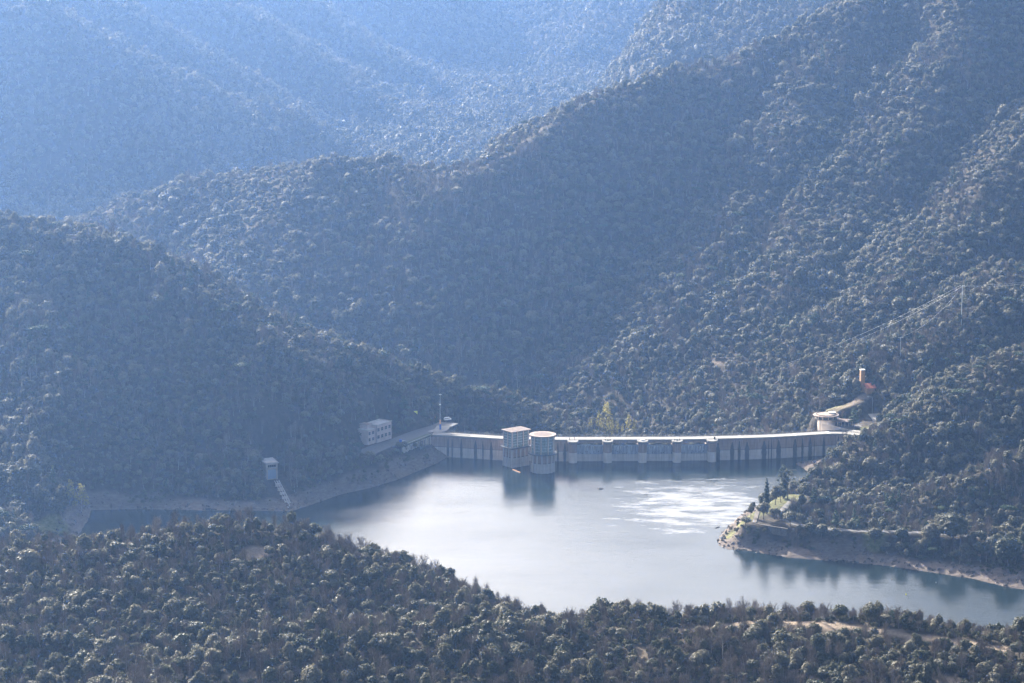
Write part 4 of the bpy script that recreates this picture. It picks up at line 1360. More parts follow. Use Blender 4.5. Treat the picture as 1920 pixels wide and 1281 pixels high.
    MB().box(*bx(0, 0, 21.05, LA + 1.6, LB + 1.6, .5)).build('roof', 'roof_rim', T)
    MB().box(*bx(0, 0, 21.32, LA + .1, LB + .1, .06)).build('roof_felt', 'roof_brown', T)
    q = P2(-3.6, -1.6); MB().tube((*q, 21.3), (*q, 26.3), .045, .02, 5).build('lightning_rod', 'dark_metal', T)
    return T
square_tower()

def round_tower():
    c = WZ(1017.7, 813.2, 22.0)
    cx, cy = float(c[0]), float(c[1]); C0 = (cx, cy, 0)
    T = empty('intake_tower', (cx, cy, 0), 'round fluted concrete intake tower with glazed drum and flat circular roof', 'intake tower', 'intake towers in the water before the dam')
    RR_ = 6.55
    def arc(mb, r0, r1, z0, z1, n=40): return mb.lathe([(r0, z0), (r1, z0), (r1, z1), (r0, z1), (r0, z0)], C0, n)
    MB().lathe([(0, -12), (RR_, -12), (RR_, 5.7), (0, 5.7)], C0, 40).build('shaft', 'tower_lower', T)
    MB().lathe([(0, 5.7), (RR_ - .1, 5.7), (RR_ - .1, 10.7), (0, 10.7)], C0, 40).build('upper_shaft', 'tower_upper', T)
    arc(MB(), RR_ - .2, RR_ + .12, 5.6, 5.9).build('tide_line', 'wet_stain', T)
    for k in range(14):
        a = 2 * math.pi * (k + .35) / 14
        MB().box((cx + math.cos(a) * (RR_ + .1), cy + math.sin(a) * (RR_ + .1), -.6), (.75, .95, 22.6), a).build('rib', 'tower_lower', T)
    MB().lathe([(0, 10.7), (RR_ + 1.8, 10.7), (RR_ + 1.8, 11.05), (0, 11.05)], C0, 44).build('walkway', 'wet_stain', T)
    rl = MB()
    pts = []
    for k in range(36):
        a = 2 * math.pi * k / 36; q = (cx + math.cos(a) * (RR_ + 1.7), cy + math.sin(a) * (RR_ + 1.7))
        rl.tube((*q, 11.05), (*q, 12.2), .05, .05, 4); pts.append(q)
    pts.append(pts[0])
    for z in (11.6, 12.2): rl.path([(*q, z) for q in pts], .05, 4)
    rl.build('railing', 'dark_metal', T)
    for k in range(10):
        a = 2 * math.pi * (k + .25) / 10; a2 = 2 * math.pi * (k + 1.25) / 10
        q = (cx + math.cos(a) * 6.6, cy + math.sin(a) * 6.6)
        MB().box((*q, 16.1), (.6, .55, 10.1), a).build('pillar', 'render_pink', T)
        g = MB()
        n_ = 5; P_ = [(cx + math.cos(a + (a2 - a) * i / n_) * 6.45, cy + math.sin(a + (a2 - a) * i / n_) * 6.45) for i in range(n_ + 1)]
        for i in range(n_):
            mx_ = ((P_[i][0] + P_[i + 1][0]) / 2, (P_[i][1] + P_[i + 1][1]) / 2)
            ang = math.atan2(P_[i + 1][1] - P_[i][1], P_[i + 1][0] - P_[i][0]); L_ = math.hypot(P_[i + 1][0] - P_[i][0], P_[i + 1][1] - P_[i][1])
            g.box((*mx_, 16.1), (L_, .06, 10), ang)
        g = g.build('window', 'window_glass', T)
        m = MB()
        for i in (1, 2, 3, 4): m.tube((*P_[i], 11.1), (*P_[i], 21.1), .07, .07, 4)
        for z in (12.8, 14.5, 16.2, 17.9, 19.6): m.path([(*q_, z) for q_ in P_], .065, 4)
        m.build('frame', 'pale_metal', g)
    for k in range(6):
        a = 2 * math.pi * k / 6 + .3; q = (cx + math.cos(a) * 3.4, cy + math.sin(a) * 3.4)
        MB().box((*q, 12.0), (1.5, 1.3, 1.8), a, .15).build('white_stand_in', 'paint_white', T)  # added white block, stands in for reflections or railings in the drum glazing
    MB().lathe([(0, 21.15), (7.6, 21.15), (7.7, 21.45), (7.6, 21.75), (0, 21.75)], C0, 48).build('roof', 'roof_rim', T)
    MB().lathe([(0, 21.80), (5.3, 21.80), (5.3, 21.7)], C0, 40).build('roof_felt', 'roof_brown', T)
    return T
round_tower()

# ------------------------------------------------------------------ roads
def ribbon(name, pts, w, m, label=None, z_off=.06, follow=False, n=6):
    C_ = catmull(pts, n)
    A = []; B = []
    for i in range(len(C_)):
        t = C_[min(i + 1, len(C_) - 1)] - C_[max(i - 1, 0)]; t = t[:2] / (np.linalg.norm(t[:2]) + 1e-9); nn = np.array([-t[1], t[0]])
        for L_, sg in ((A, 1), (B, -1)):
            q = C_[i][:2] + nn * w / 2 * sg
            z = (hz(q[0], q[1]) if follow else C_[i][2]) + z_off
            L_.append((q[0], q[1], z))
    mb = MB(); mb.quadstrip(A, B)
    lo = [(q[0], q[1], q[2] - .5) for q in A]; lo2 = [(q[0], q[1], q[2] - .5) for q in B]
    mb.quadstrip(lo, A); mb.quadstrip(B, lo2)
    o = mb.build(name, m); tag(o, kind='structure'); return o
ribbon('road', [WZ(x, y, 12.9) for x, y in [(440, 869), (500, 862), (580, 860), (640, 857), (672, 852), (690, 846)]], 4.6, 'asphalt', z_off=.15)
ribbon('road', [WZ(x, y, 12.9) for x, y in [(686, 850), (712, 838), (742, 829), (775, 816), (805, 806), (826, 800), (842, 793)]], 12.0, 'asphalt', z_off=.18)
ribbon('road', [WZ(812, 811, 12.9), WZ(826, 806, 12.9), WZ(832, 799, 12.9)], 8.0, 'deck_pale', z_off=.20)
ribbon('road', [WZ(1590, 808, 12.8), WZ(1618, 810, 12.9), WZ(1634, 806, 12.9), WZ(1645, 797, 13.3), WZ(1646, 788, 14.5), WZ(1637, 776, 16.0)], 6.5, 'deck_pale', z_off=.14)
ribbon('road', [WZ(1568, 805, 13.0), WZ(1590, 802, 13.0), WZ(1622, 798, 13.0), WZ(1640, 800, 13.0)], 7.0, 'asphalt', z_off=.17)
ribbon('road', [WZ(x, y, 11.6) for x, y in [(1466, 970), (1482, 979), (1500, 985), (1540, 991), (1580, 994), (1640, 997), (1720, 999), (1820, 1006), (1935, 1018)]], 4.2, 'asphalt', z_off=.12)
ribbon('road', [WZ(1488, 936, 12.0), WZ(1478, 946, 11.6), WZ(1468, 957, 11.2), WZ(1464, 968, 11.0), WZ(1470, 975, 11.2), WZ(1482, 979, 11.6)], 3.6, 'path_grey', z_off=.10)

# ------------------------------------------------------------------ staff building on the left bank
def staff_building():
    g0 = WZ(705.5, 830.5, 13.0); g1 = WZ(734.2, 821.5, 13.0)
    d = (g1 - g0)[:2]; L_ = float(np.linalg.norm(d)); d = d / L_; nb = np.array([-d[1], d[0]])
    if nb[1] < 0: nb = -nb
    # nb points back into the hill
    rz = math.atan2(d[1], d[0])
    T = empty('staff_building', (float(g0[0]), float(g0[1]), 13.0), 'pinkish two-storey building with two rows of dark windows beside the road', 'building')
    def q(x, y): v = g0[:2] + d * x + nb * y; return (float(v[0]), float(v[1]))
    def bx(x, y, z, dx, dy, dz, b=0): return ((*q(x, y), z), (dx, dy, dz), rz, b)
    H1 = 9.8; Z = 13.0
    D1 = 8.0
    # main wall with real openings: piers, bands
    def wall_with_windows(x0, L2, H, yoff, nwin, rows, ww, wh, name):
        m = MB(); xs = [x0 + L2 * (k + .5) / nwin for k in range(nwin)]
        zs = rows; th = .4
        edges = [x0] + [v for xc in xs for v in (xc - ww / 2, xc + ww / 2)] + [x0 + L2]
        for k in range(0, len(edges), 2):
            a, b_ = edges[k], edges[k + 1]; m.box(*bx((a + b_) / 2, yoff + th / 2, Z + H / 2 - .75, b_ - a, th, H + 1.5))
        for xc in xs:
            prev = -1.5
            for z in zs + [None]:
                top = H if z is None else z - wh / 2
                m.box(*bx(xc, yoff + th / 2, Z + (prev + top) / 2, ww, th, top - prev))
                if z is not None: prev = z + wh / 2
        w = m.build(name, 'render_pink', T)
        for xc in xs:
            for z in zs:
                f = MB(); f.box(*bx(xc, yoff + .28, Z + z, ww - .02, .05, wh - .02)); f = f.build('window', 'dark_glass', T)
                m2 = MB()
                m2.box(*bx(xc, yoff + .2, Z + z, .08, .1, wh - .02)); m2.box(*bx(xc, yoff + .2, Z + z, ww - .02, .1, .08))
                m2.build('frame', 'grey_metal', f)
                MB().box(*bx(xc, yoff - .06, Z + z - wh / 2 - .08, ww + .3, .3, .12)).build('sill', 'render_pale', f)
    wall_with_windows(.6, L_ - .6, H1, 0, 4, [3.0, 7.2], 2.4, 2.0, 'front_wall')
    MB().box(*bx(L_ / 2 + .3, D1 / 2 + .4, Z + H1 / 2 - .75, L_ - .6, D1 - .02, H1 + 1.5 - .02)).build('rear_wall', 'render_pink', T)
    MB().box(*bx(L_ / 2 + .3, D1 / 2 + .2, Z + H1 + .12, L_ - .2, D1 + .8, .24)).build('roof', 'roof_grey', T)
    m = MB()
    for y in (-.12, D1 + .5): m.box(*bx(L_ / 2 + .3, y, Z + H1 + .45, L_ - .1, .25, .42))
    for x in (.65, L_ - .05): m.box(*bx(x, D1 / 2 + .2, Z + H1 + .45, .25, D1 + .3, .42))
    m.build('parapet', 'render_pale', T)
    # smaller wing on the near side
    L2 = 6.2; H2_ = 8.2
    wall_with_windows(-L2 - .6, L2 + .55, H2_, .9, 2, [2.6, 6.2], 2.0, 1.8, 'wing_wall')
    MB().box(*bx(-L2 / 2 - .3, 4.8, Z + H2_ / 2 - .75, L2 + .55, 7.0, H2_ + 1.48)).build('wing_body', 'render_pink', T)
    MB().box(*bx(-L2 / 2 - .35, 4.4, Z + H2_ + .15, L2 + 1.2, 8.0, .3)).build('wing_roof', 'render_pale', T)
    MB().box(*bx(-1.9, 6.0, Z + H2_ + 1.45, 4.6, 5.0, 2.3)).build('upper_room', 'render_pink', T)
    MB().box(*bx(-1.9, 6.0, Z + H2_ + 2.72, 5.4, 5.8, .25)).build('upper_roof', 'roof_rim', T)
    for z in range(3): pass
    MB().tube((*q(.3, -.15), Z), (*q(.3, -.15), Z + H1), .09, .09, 6).build('downpipe', 'wet_stain', T)
    m = MB()
    for x, h_ in ((5.2, 2.0), (7.5, 1.4), (8.3, 2.3)): m.tube((*q(x, 5), Z + H1 + .2), (*q(x, 5), Z + H1 + h_), .04, .04, 4)
    m.build('aerial', 'grey_metal', T)
staff_building()

# ------------------------------------------------------------------ valve house and its inclined rails
def valve_house():
    f0 = WZ(510, 893, 9.5)
    d = np.array([.90, .43]); d /= np.linalg.norm(d); nb = np.array([-d[1], d[0]]); rz = math.atan2(d[1], d[0])
    T = empty('valve_house', (float(f0[0]), float(f0[1]), 9.5), 'small tall pinkish valve house with sloping roof at the head of the inclined rails', 'valve house')
    def q(x, y): v = f0[:2] + d * x + nb * y; return (float(v[0]), float(v[1]))
    W_, D_, H_ = 6.8, 8.5, 7.3; Z = 9.3
    def bx(x, y, z, dx, dy, dz, b=0): return ((*q(x, y), z), (dx, dy, dz), rz, b)
    m = MB()
    m.box(*bx(0, D_ / 2 + .4, Z + H_ / 2 - 2.5, W_, D_ - .8, H_ + 5))
    # front wall built round its door and strip window
    m.box(*bx(-W_ / 2 + .5, .2, Z + H_ / 2 - 2.5, 1.0, .4, H_ + 5)); m.box(*bx(W_ / 2 - .45, .2, Z + H_ / 2 - 2.5, .9, .4, H_ + 5))
    m.box(*bx(.03, .2, Z + 4.6, W_ - 1.9, .4, 1.2)); m.box(*bx(.03, .2, Z + 7.1, W_ - 1.9, .4, 1.0)); m.box(*bx(.03, .2, Z - 3.2, W_ - 1.9, .4, 3.6))
    m.build('wall', 'render_pale', T)
    w = MB().box(*bx(.03, .3, Z + 5.9, W_ - 1.95, .08, 1.4)).build('window', 'dark_glass', T)
    mm = MB()
    for x in (-1.2, 0, 1.2): mm.box(*bx(x, .22, Z + 5.9, .1, .1, 1.4))
    mm.build('frame', 'grey_metal', w)
    MB().box(*bx(.03, .28, Z + 1.5, W_ - 1.95, .12, 5.6)).build('door', 'door_blue', T)
    MB().box(*bx(0, -.35, Z + 4.9, W_ - .6, .9, .18)).build('canopy', 'roof_grey', T)
    m = MB()
    V = []
    for (x, y, z) in ((-W_ / 2 - .6, -.6, H_), (W_ / 2 + .6, -.6, H_), (W_ / 2 + .6, D_ + .6, H_ + 1.0), (-W_ / 2 - .6, D_ + .6, H_ + 1.0)):
        V.append((*q(x, y), Z + z - .0)); 
    V += [(v[0], v[1], v[2] + .35) for v in V]
    m.add(V, [(3, 2, 1, 0), (4, 5, 6, 7), (0, 1, 5, 4), (1, 2, 6, 5), (2, 3, 7, 6), (3, 0, 4, 7)])
    m.build('roof', 'roof_grey', T)
    MB().box(*bx(0, D_ / 2, Z + H_ + .3, W_ - .02, D_ - .02, .9)).build('gable', 'render_pale', T)
valve_house()
def incline():
    a = WZ(519, 903, 9.0); b_ = WZ(549, 961, -1.5)
    T = empty('inclined_track', (float(a[0]), float(a[1]), 9.0), 'pale inclined rails with rungs running from the valve house down into the water', 'inclined track')
    d = b_ - a; L_ = float(np.linalg.norm(d)); d = d / L_
    h = np.array([d[1], -d[0]]); h /= np.linalg.norm(h); h3 = np.array([h[0], h[1], 0])
    for sg in (-1.3, 0.1, 1.3):
        m = MB(); m.tube(a + h3 * sg + [0, 0, .5], b_ + h3 * sg + [0, 0, .5], .16, .16, 4); m.build('rail', 'grey_metal', T)
    for k in range(34):
        p = a + d * L_ * (k + .5) / 34 + np.array([0, 0, .42])
        MB().tube(p - h3 * 1.35, p + h3 * .1, .12, .12, 4).build('rung', 'roof_grey', T)
    for k in range(7):
        p = a + d * L_ * (k + .5) / 7
        MB().box((p[0], p[1], p[2] - .7), (3.0, .4, 1.9), math.atan2(h[1], h[0])).build('support', 'dam_lower', T)
incline()

# ------------------------------------------------------------------ round lookout restaurant on the right abutment
def rotunda():
    c = WZ(1549, 777, 19.3)
    cx, cy = float(c[0]), float(c[1]); Z = 13.0
    T = empty('round_pavilion', (cx, cy, Z), 'round concrete pavilion with an overhanging disc roof above the right end of the dam', 'pavilion')
    # curved plinth
    MB().lathe([(5.6, -4), (5.6, 1.0), (5.2, 4.2), (0, 4.2)], (cx + .6, cy, Z - .2), 36).build('plinth', 'render_pale', T)
    MB().lathe([(0, 4.0), (6.6, 4.0), (6.6, 4.35), (0, 4.35)], (cx, cy, Z - .2), 40).build('terrace', 'stone_wall', T)
    for k in range(12):
        a = 2 * math.pi * (k + .2) / 12
        MB().box((cx + math.cos(a) * 6.2, cy + math.sin(a) * 6.2, Z + 5.1), (.35, .35, 1.9), a).build('column', 'render_pale', T)
    MB().lathe([(5.6, 4.35), (5.6, 6.0)], (cx, cy, Z - .2), 36).build('window_band', 'dark_glass', T)
    MB().lathe([(0, 6.0), (7.6, 6.0), (7.75, 6.25), (7.5, 6.5), (5.9, 6.6), (5.8, 6.75), (0, 6.8)], (cx, cy, Z - .2), 48).build('roof', 'roof_rim', T)
    MB().lathe([(5.85, 6.62), (5.95, 6.62), (5.95, 6.95), (5.7, 6.95), (5.7, 6.7)], (cx, cy, Z - .2), 40).build('roof_ring', 'stone_wall', T)
    MB().lathe([(0, 6.8), (1.9, 6.8), (1.9, 7.2), (2.3, 7.2), (2.3, 7.5), (0, 7.6)], (cx + 3.6, cy + 1.5, Z - .2), 24).build('skylight', 'paint_white', T)
    # wing with a flat roof running to the right
    for k in range(5):
        MB().box((cx + 6.5 + k * 2.1, cy - 3.5 - k * .5, Z + 1.5), (.3, .3, 3.2), 0).build('column', 'render_pale', T)
    a = math.radians(-16)
    MB().box((cx + 9.0, cy - 1.0, Z + 1.4), (11, 5.0, 3.0), a).build('wing', 'stone_wall', T)
    MB().box((cx + 8.6, cy - 2.0, Z + 3.1), (13, 8.4, .35), a).build('wing_roof', 'roof_brown', T)
    MB().box((cx + 9.0, cy - 3.56, Z + 1.6), (8, .1, 1.4), a).build('window', 'dark_glass', T)
rotunda()
# ramp wall in front of the pavilion
rp = [WZ(1541, 805.5, 13.2), WZ(1556, 806, 13.2), WZ(1575, 807, 13.2), WZ(1592, 808, 13.2)]
m = MB(); A = [(p[0], p[1] + 2, 10.0) for p in rp]; B = [(p[0], p[1] + 2, z) for p, z in zip(rp, (16.6, 15.9, 14.6, 13.3))]
A2 = [(p[0], p[1] + 2.5, 10.0) for p in rp]; B2 = [(p[0], p[1] + 2.5, b_[2]) for p, b_ in zip(rp, B)]
m.quadstrip(A, B); m.quadstrip(B, B2); m.quadstrip(B2, A2)
m.add([A[0], B[0], B2[0], A2[0]], [(0, 1, 2, 3)]); m.add([A[-1], B[-1], B2[-1], A2[-1]], [(3, 2, 1, 0)])
tag(m.build('ramp_wall', 'render_pale'), 'pale concrete ramp wall falling towards the road in front of the pavilion', 'retaining wall')

# ------------------------------------------------------------------ brick tower and hut
def brick_tower():
    b_ = WZ(1616, 735, 25.0); x, y, z = map(float, b_); z0 = hz(x, y)
    T = empty('brick_tower', (x, y, z0), 'slim orange brick tower with pale cap rising among the trees', 'tower')
    ht = float(WY(1616, 694, y)[2])
    MB().box((x, y, (z0 - 1 + ht) / 2), (2.5, 2.5, ht - z0 + 1), .25, .05).build('shaft', 'brick_orange', T)
    MB().box((x, y, ht + .2), (2.9, 2.9, .5), .25).build('cap', 'paint_white', T)
    T2 = empty('brick_hut', (x + 4.2, y - 3, z0), 'small yellow-brick hut with a red tiled roof at the foot of the brick tower', 'hut')
    zr = float(WY(1624, 727, y - 3)[2])
    MB().box((x + 4.0, y - 3, (z0 - 1 + zr) / 2), (5.0, 4.6, zr - z0 + 1), .25).build('wall', 'brick_orange', T2)
    m = MB(); cx, cy = x + 4.6, y - 3; ca, sa = math.cos(.25), math.sin(.25)
    def r(px_, py_, pz): return (cx + px_ * ca - py_ * sa, cy + px_ * sa + py_ * ca, zr + pz)
    V = [r(-3.3, -3, 0), r(3.3, -3, 0), r(3.3, 3, 2.0), r(-3.3, 3, 2.0)]; V += [(v[0], v[1], v[2] + .25) for v in V]
    m.add(V, [(3, 2, 1, 0), (4, 5, 6, 7), (0, 1, 5, 4), (1, 2, 6, 5), (2, 3, 7, 6), (3, 0, 4, 7)]); m.build('roof', 'roof_red', T2)
    MB().box((x + 3.0, y - 5.55, z0 + 1.6), (1.0, .1, 1.8), .25).build('door', 'wet_stain', T2)
brick_tower()

# ------------------------------------------------------------------ power line and masts
def pole(px, pyt, pyb, Y, label, arms=True, r=.16, name='power_pole', cat='power pole', mat_='pale_metal'):
    top = WY(px, pyt, Y); x = float(top[0]); zb = min(hz(x, Y), float(WY(px, pyb, Y)[2]))
    T = empty(name, (x, Y, zb), label, cat)
    MB().tube((x, Y, zb - .5), (x, Y, float(top[2])), r, r * .7, 8).build('mast', mat_, T)
    if arms:
        MB().box((x, Y, float(top[2]) - .5), (3.2, .18, .16), .3).build('crossarm', mat_, T)
        for o in (-1.4, 0, 1.4):
            MB().tube((x + o * .955, Y + o * .295, float(top[2]) - .42), (x + o * .955, Y + o * .295, float(top[2]) + .05), .09, .06, 6).build('insulator', 'paint_white', T)
    return np.array([x, Y, float(top[2])])
pA = pole(1804.5, 535, 585, 1742, 'tall pale power pole with a crossarm on the crest above the brick tower', r=.24)
pB = pole(1466, 686, 732, 1776, 'pale power pole half hidden by trees at the lower end of the cables', r=.16)
pC = pole(1689, 632, 664, 1712, 'short slim power pole standing in trees between the brick tower and the tall pole', r=.14)
pD = np.array(WY(1990, 516, 1760))
def cable(a, b_, sag, label, r=.05):
    pts = []
    for i in range(25):
        t = i / 24; p = a + (b_ - a) * t; pts.append((p[0], p[1], p[2] - sag * 4 * t * (1 - t)))
    m = MB(); m.path(pts, r, 4)
    tag(m.build('power_cable', 'pale_metal'), label, 'cable', 'power cables over the right slope')
cable(pA + [-1.3, -.4, 0], pB + [-1.3, -.4, 0], 3.0, 'upper of the two long pale cables crossing the right slope', .065)
cable(pA + [1.3, .4, -.1], pB + [1.3, .4, -.1], 4.6, 'lower of the two long pale cables crossing the right slope', .06)
cable(pA, pD, 2.0, 'upper thin cable from the tall pole towards the right edge')
cable(pA + [0, 0, -.7], pD + [0, 0, -.8], 2.4, 'lower thin cable from the tall pole towards the right edge')
cable(pA + [0, 0, -.4], pC, 5.0, 'thin cable sagging from the tall pole to the short pole', .035)
pole(262, 515, 545, hit(262, 546)[1], 'upper of two thin pale masts standing in the wood on the left hill', False, .13, 'thin_mast', 'mast')
pole(408, 564, 590, hit(408, 590)[1], 'lower of two thin pale masts standing in the wood on the left hill', False, .12, 'thin_mast', 'mast')
pole(1636, 744, 772, 1668, 'grey lamp post beside the road behind the pavilion', False, .10, 'lamp_post', 'lamp post', 'grey_metal')
x, y, z = map(float, WY(1636, 745, 1668)); 
lp = bpy.data.objects['lamp_post']
MB().path([(x, y, z), (x - 1.2, y, z + .25), (x - 2.4, y - .2, z + .3)], .06, 5).build('arm', 'grey_metal', lp)
MB().box((x - 2.7, y - .2, z + .28), (.8, .3, .15), 0, .04).build('lamp_head', 'paint_white', lp)

def lattice_mast():
    b_ = WZ(825.5, 806, 12.9); x, y = float(b_[0]), float(b_[1]); zt = float(WY(825.5, 738, y)[2])
    T = empty('lattice_mast', (x, y, 12.9), 'tall thin lattice mast with aerials beside the left end of the dam', 'mast')
    m = MB(); w_ = .38
    for a, b2 in ((-1, -1), (1, -1), (0, 1)): m.tube((x + a * w_, y + b2 * w_, 12.5), (x + a * w_ * .5, y + b2 * w_ * .5, zt), .06, .05, 4)
    m.build('leg_frame', 'grey_metal', T)
    m = MB(); z = 13.5; k = 0; cs = [(-1, -1), (1, -1), (0, 1)]
    while z < zt - 1:
        a = cs[k % 3]; b2 = cs[(k + 1) % 3]
        f0 = 1 - .5 * (z - 12.5) / (zt - 12.5)
        m.tube((x + a[0] * w_ * f0, y + a[1] * w_ * f0, z), (x + b2[0] * w_ * f0, y + b2[1] * w_ * f0, z + .6), .04, .04, 4); z += .45; k += 1
    m.build('bracing', 'grey_metal', T)
    MB().box((x + .1, y - .3, zt - .6), (1.6, .3, .3), .2, .05).build('aerial', 'pale_metal', T)
    MB().box((x, y - .3, zt - 6.5), (1.0, .5, .5), .2, .08).build('aerial', 'pale_metal', T)
    MB().box((x, y, 14.6), (1.1, .9, 3.4), .1, .05).build('cabinet', 'blue_paint', T)
    MB().box((x, y, 17.6), (.8, .7, 2.4), .1, .05).build('upper_cabinet', 'orange_plastic', T)
lattice_mast()

# ------------------------------------------------------------------ roadside items
def banner():
    b_ = WZ(779.5, 799, 12.9); x, y = float(b_[0]), float(b_[1]); z0 = hz(x, y)
    zt = float(WY(779.5, 785.5, y)[2])
    T = empty('yellow_sign', (x, y, z0), 'bright yellow signboard with a red corner beside the left road', 'sign')
    MB().box((x, y, (zt + z0 + 1.0) / 2), (2.2, .12, zt - z0 - 1.0), .25).build('board', 'yellow_paint', T)
    MB().box((x - .85, y - .1 - .21, zt - .45), (.5, .06, .85), .25).build('emblem', 'red_paint', T)
    for o in (-.8, .8): MB().tube((x + o, y + o * .25 + .12, z0 - .4), (x + o, y + o * .25 + .12, zt - .2), .06, .06, 5).build('post', 'grey_metal', T)
banner()
def simple(name, px, py, z, fn, m, label, cat):
    p = WZ(px, py, z); mb = MB(); fn(mb, float(p[0]), float(p[1]), z)
    return tag(mb.build(name, m), label, cat)
simple('water_barrel', 751, 829, 13.1, lambda mb, x, y, z: mb.lathe([(0, 0), (.75, 0), (.8, .4), (.8, 1.1), (.75, 1.5), (.3, 1.55), (0, 1.5)], (x, y, z), 16).lathe([(.82, .5), (.86, .55), (.82, .6)], (x, y, z), 16), 'blue_paint', 'blue barrel on the kerb above the wing wall', 'barrel')
simple('white_sack', 756, 828, 13.1, lambda mb, x, y, z: mb.box((x, y, z + .3), (1.1, .7, .6), .3, .15).box((x + .9, y + .3, z + .2), (.7, .6, .4), .9, .1), 'paint_white', 'pale sack lying next to the blue barrel', 'sack')
simple('traffic_post', 816.5, 787, 13.1, lambda mb, x, y, z: mb.lathe([(0, 0), (.45, 0), (.42, .2), (.22, .3), (.16, 1.9), (0, 2.0)], (x, y, z), 10), 'orange_plastic', 'orange marker post at the far end of the left road', 'marker post')
def van():
    p = WZ(839, 789, 13.1); x, y = float(p[0]), float(p[1])
    T = empty('parked_van', (x, y, 13.1), 'small white van parked at the roadside behind the lattice mast', 'van')
    m = MB(); a = .4
    m.box((x, y, 14.1), (4.3, 1.75, 1.0), a, .15); m.box((x - .3, y - .12, 14.85), (3.2, 1.6, .8), a, .2); m.build('body', 'paint_white', T)
    m = MB(); m.box((x - .3, y - .12, 14.8), (3.0, 1.64, .45), a, .05); m.build('window', 'dark_glass', T)
    for sx in (-1.35, 1.35):
        for sy in (-.85, .85):
            cx, cy = x + sx * math.cos(a) - sy * math.sin(a), y + sx * math.sin(a) + sy * math.cos(a)
            w = MB().tube((cx + .1 * math.sin(a), cy - .1 * math.cos(a), 13.5), (cx - .1 * math.sin(a), cy + .1 * math.cos(a), 13.5), .34, .34, 12).build('wheel', 'dark_paint', T)
van()
def car(px, py, z, a, m_, label):
    p = WZ(px, py, z); x, y = float(p[0]), float(p[1])
    T = empty('parked_car', (x, y, z), label, 'car')
    m = MB(); m.box((x, y, z + .65), (4.2, 1.75, .65), a, .14); m.box((x - .15 * math.cos(a), y - .15 * math.sin(a), z + 1.15), (2.3, 1.5, .55), a, .2); m.build('body', m_, T)
    MB().box((x - .15 * math.cos(a), y - .15 * math.sin(a), z + 1.13), (2.15, 1.54, .32), a, .04).build('window', 'dark_glass', T)
    for sx in (-1.3, 1.3):
        for sy in (-.82, .82):
            cx, cy = x + sx * math.cos(a) - sy * math.sin(a), y + sx * math.sin(a) + sy * math.cos(a)
            MB().tube((cx + .1 * math.sin(a), cy - .1 * math.cos(a), z + .32), (cx - .1 * math.sin(a), cy + .1 * math.cos(a), z + .32), .32, .32, 12).build('wheel', 'dark_metal', T)
car(1563.5, 803.5, 13.2, .1, 'dark_paint', 'dark car parked in front of the round pavilion')

# ------------------------------------------------------------------ two people on the first pier
def person(px, pier_i, ot, on, face_a, top, label):
    s_ = sp_[pier_i]; p, t, nn = face_frame(s_)
    q = p + t * ot + nn * on
    x, y, z = float(q[0]), float(q[1]), 12.79
    J = [(0, 0, .95, .15, .11), (0, 0, 1.2, .15, .10), (0, 0, 1.42, .17, .11), (0, 0, 1.52, .06, .06), (0, .01, 1.66, .10, .11), (0, 0, 1.76, .07, .08),
         (-.10, 0, .85, .09, .09), (-.11, .02, .48, .065, .07), (-.12, 0, .08, .05, .05), (-.12, -.14, .04, .045, .035),
         (.10, 0, .85, .09, .09), (.11, .05, .48, .065, .07), (.13, .08, .08, .05, .05), (.13, -.06, .04, .045, .035),
         (-.22, 0, 1.38, .055, .055), (-.27, -.02, 1.1, .045, .045), (-.22, -.2, .98, .035, .035), (-.20, -.28, .97, .03, .02),
         (.22, 0, 1.38, .055, .055), (.28, 0, 1.1, .045, .045), (.24, -.18, 1.0, .035, .035), (.22, -.26, 1.0, .03, .02)]
    E = [(0, 1), (1, 2), (2, 3), (3, 4), (4, 5), (0, 6), (6, 7), (7, 8), (8, 9), (0, 10), (10, 11), (11, 12), (12, 13), (2, 14), (14, 15), (15, 16), (16, 17), (2, 18), (18, 19), (19, 20), (20, 21)]
    me = bpy.data.meshes.new('person'); me.from_pydata([j[:3] for j in J], E, [])
    for m_ in (top, 'cloth_dark', 'skin'): me.materials.append(MATS[m_])
    o = bpy.data.objects.new('person', me); COL.objects.link(o)
    sk = o.modifiers.new('skin', 'SKIN'); 
    for i, j in enumerate(J): me.skin_vertices[0].data[i].radius = (j[3], j[4])
    me.skin_vertices[0].data[0].use_root = True
    sb = o.modifiers.new('smooth', 'SUBSURF'); sb.levels = 1; sb.render_levels = 1
    o.location = (x, y, z); o.rotation_euler = (0, 0, face_a)
    tag(o, label, 'person')
    bm = MB().lathe([(.0, .0), (.105, .02), (.12, .09), (.09, .16), (0, .18)], (0, .02, 1.66), 10).mesh('hair', 'dark_paint')
    h = bpy.data.objects.new('hair', bm); COL.objects.link(h); h.parent = o
person(1068, 0, -1.9, -1.6, .6, 'cloth_dark', 'person in dark clothes standing at the railing of the leftmost spillway pier')
person(1076, 0, .9, -.6, -1.0, 'cloth_red', 'person in a dark red top standing on the leftmost spillway pier')

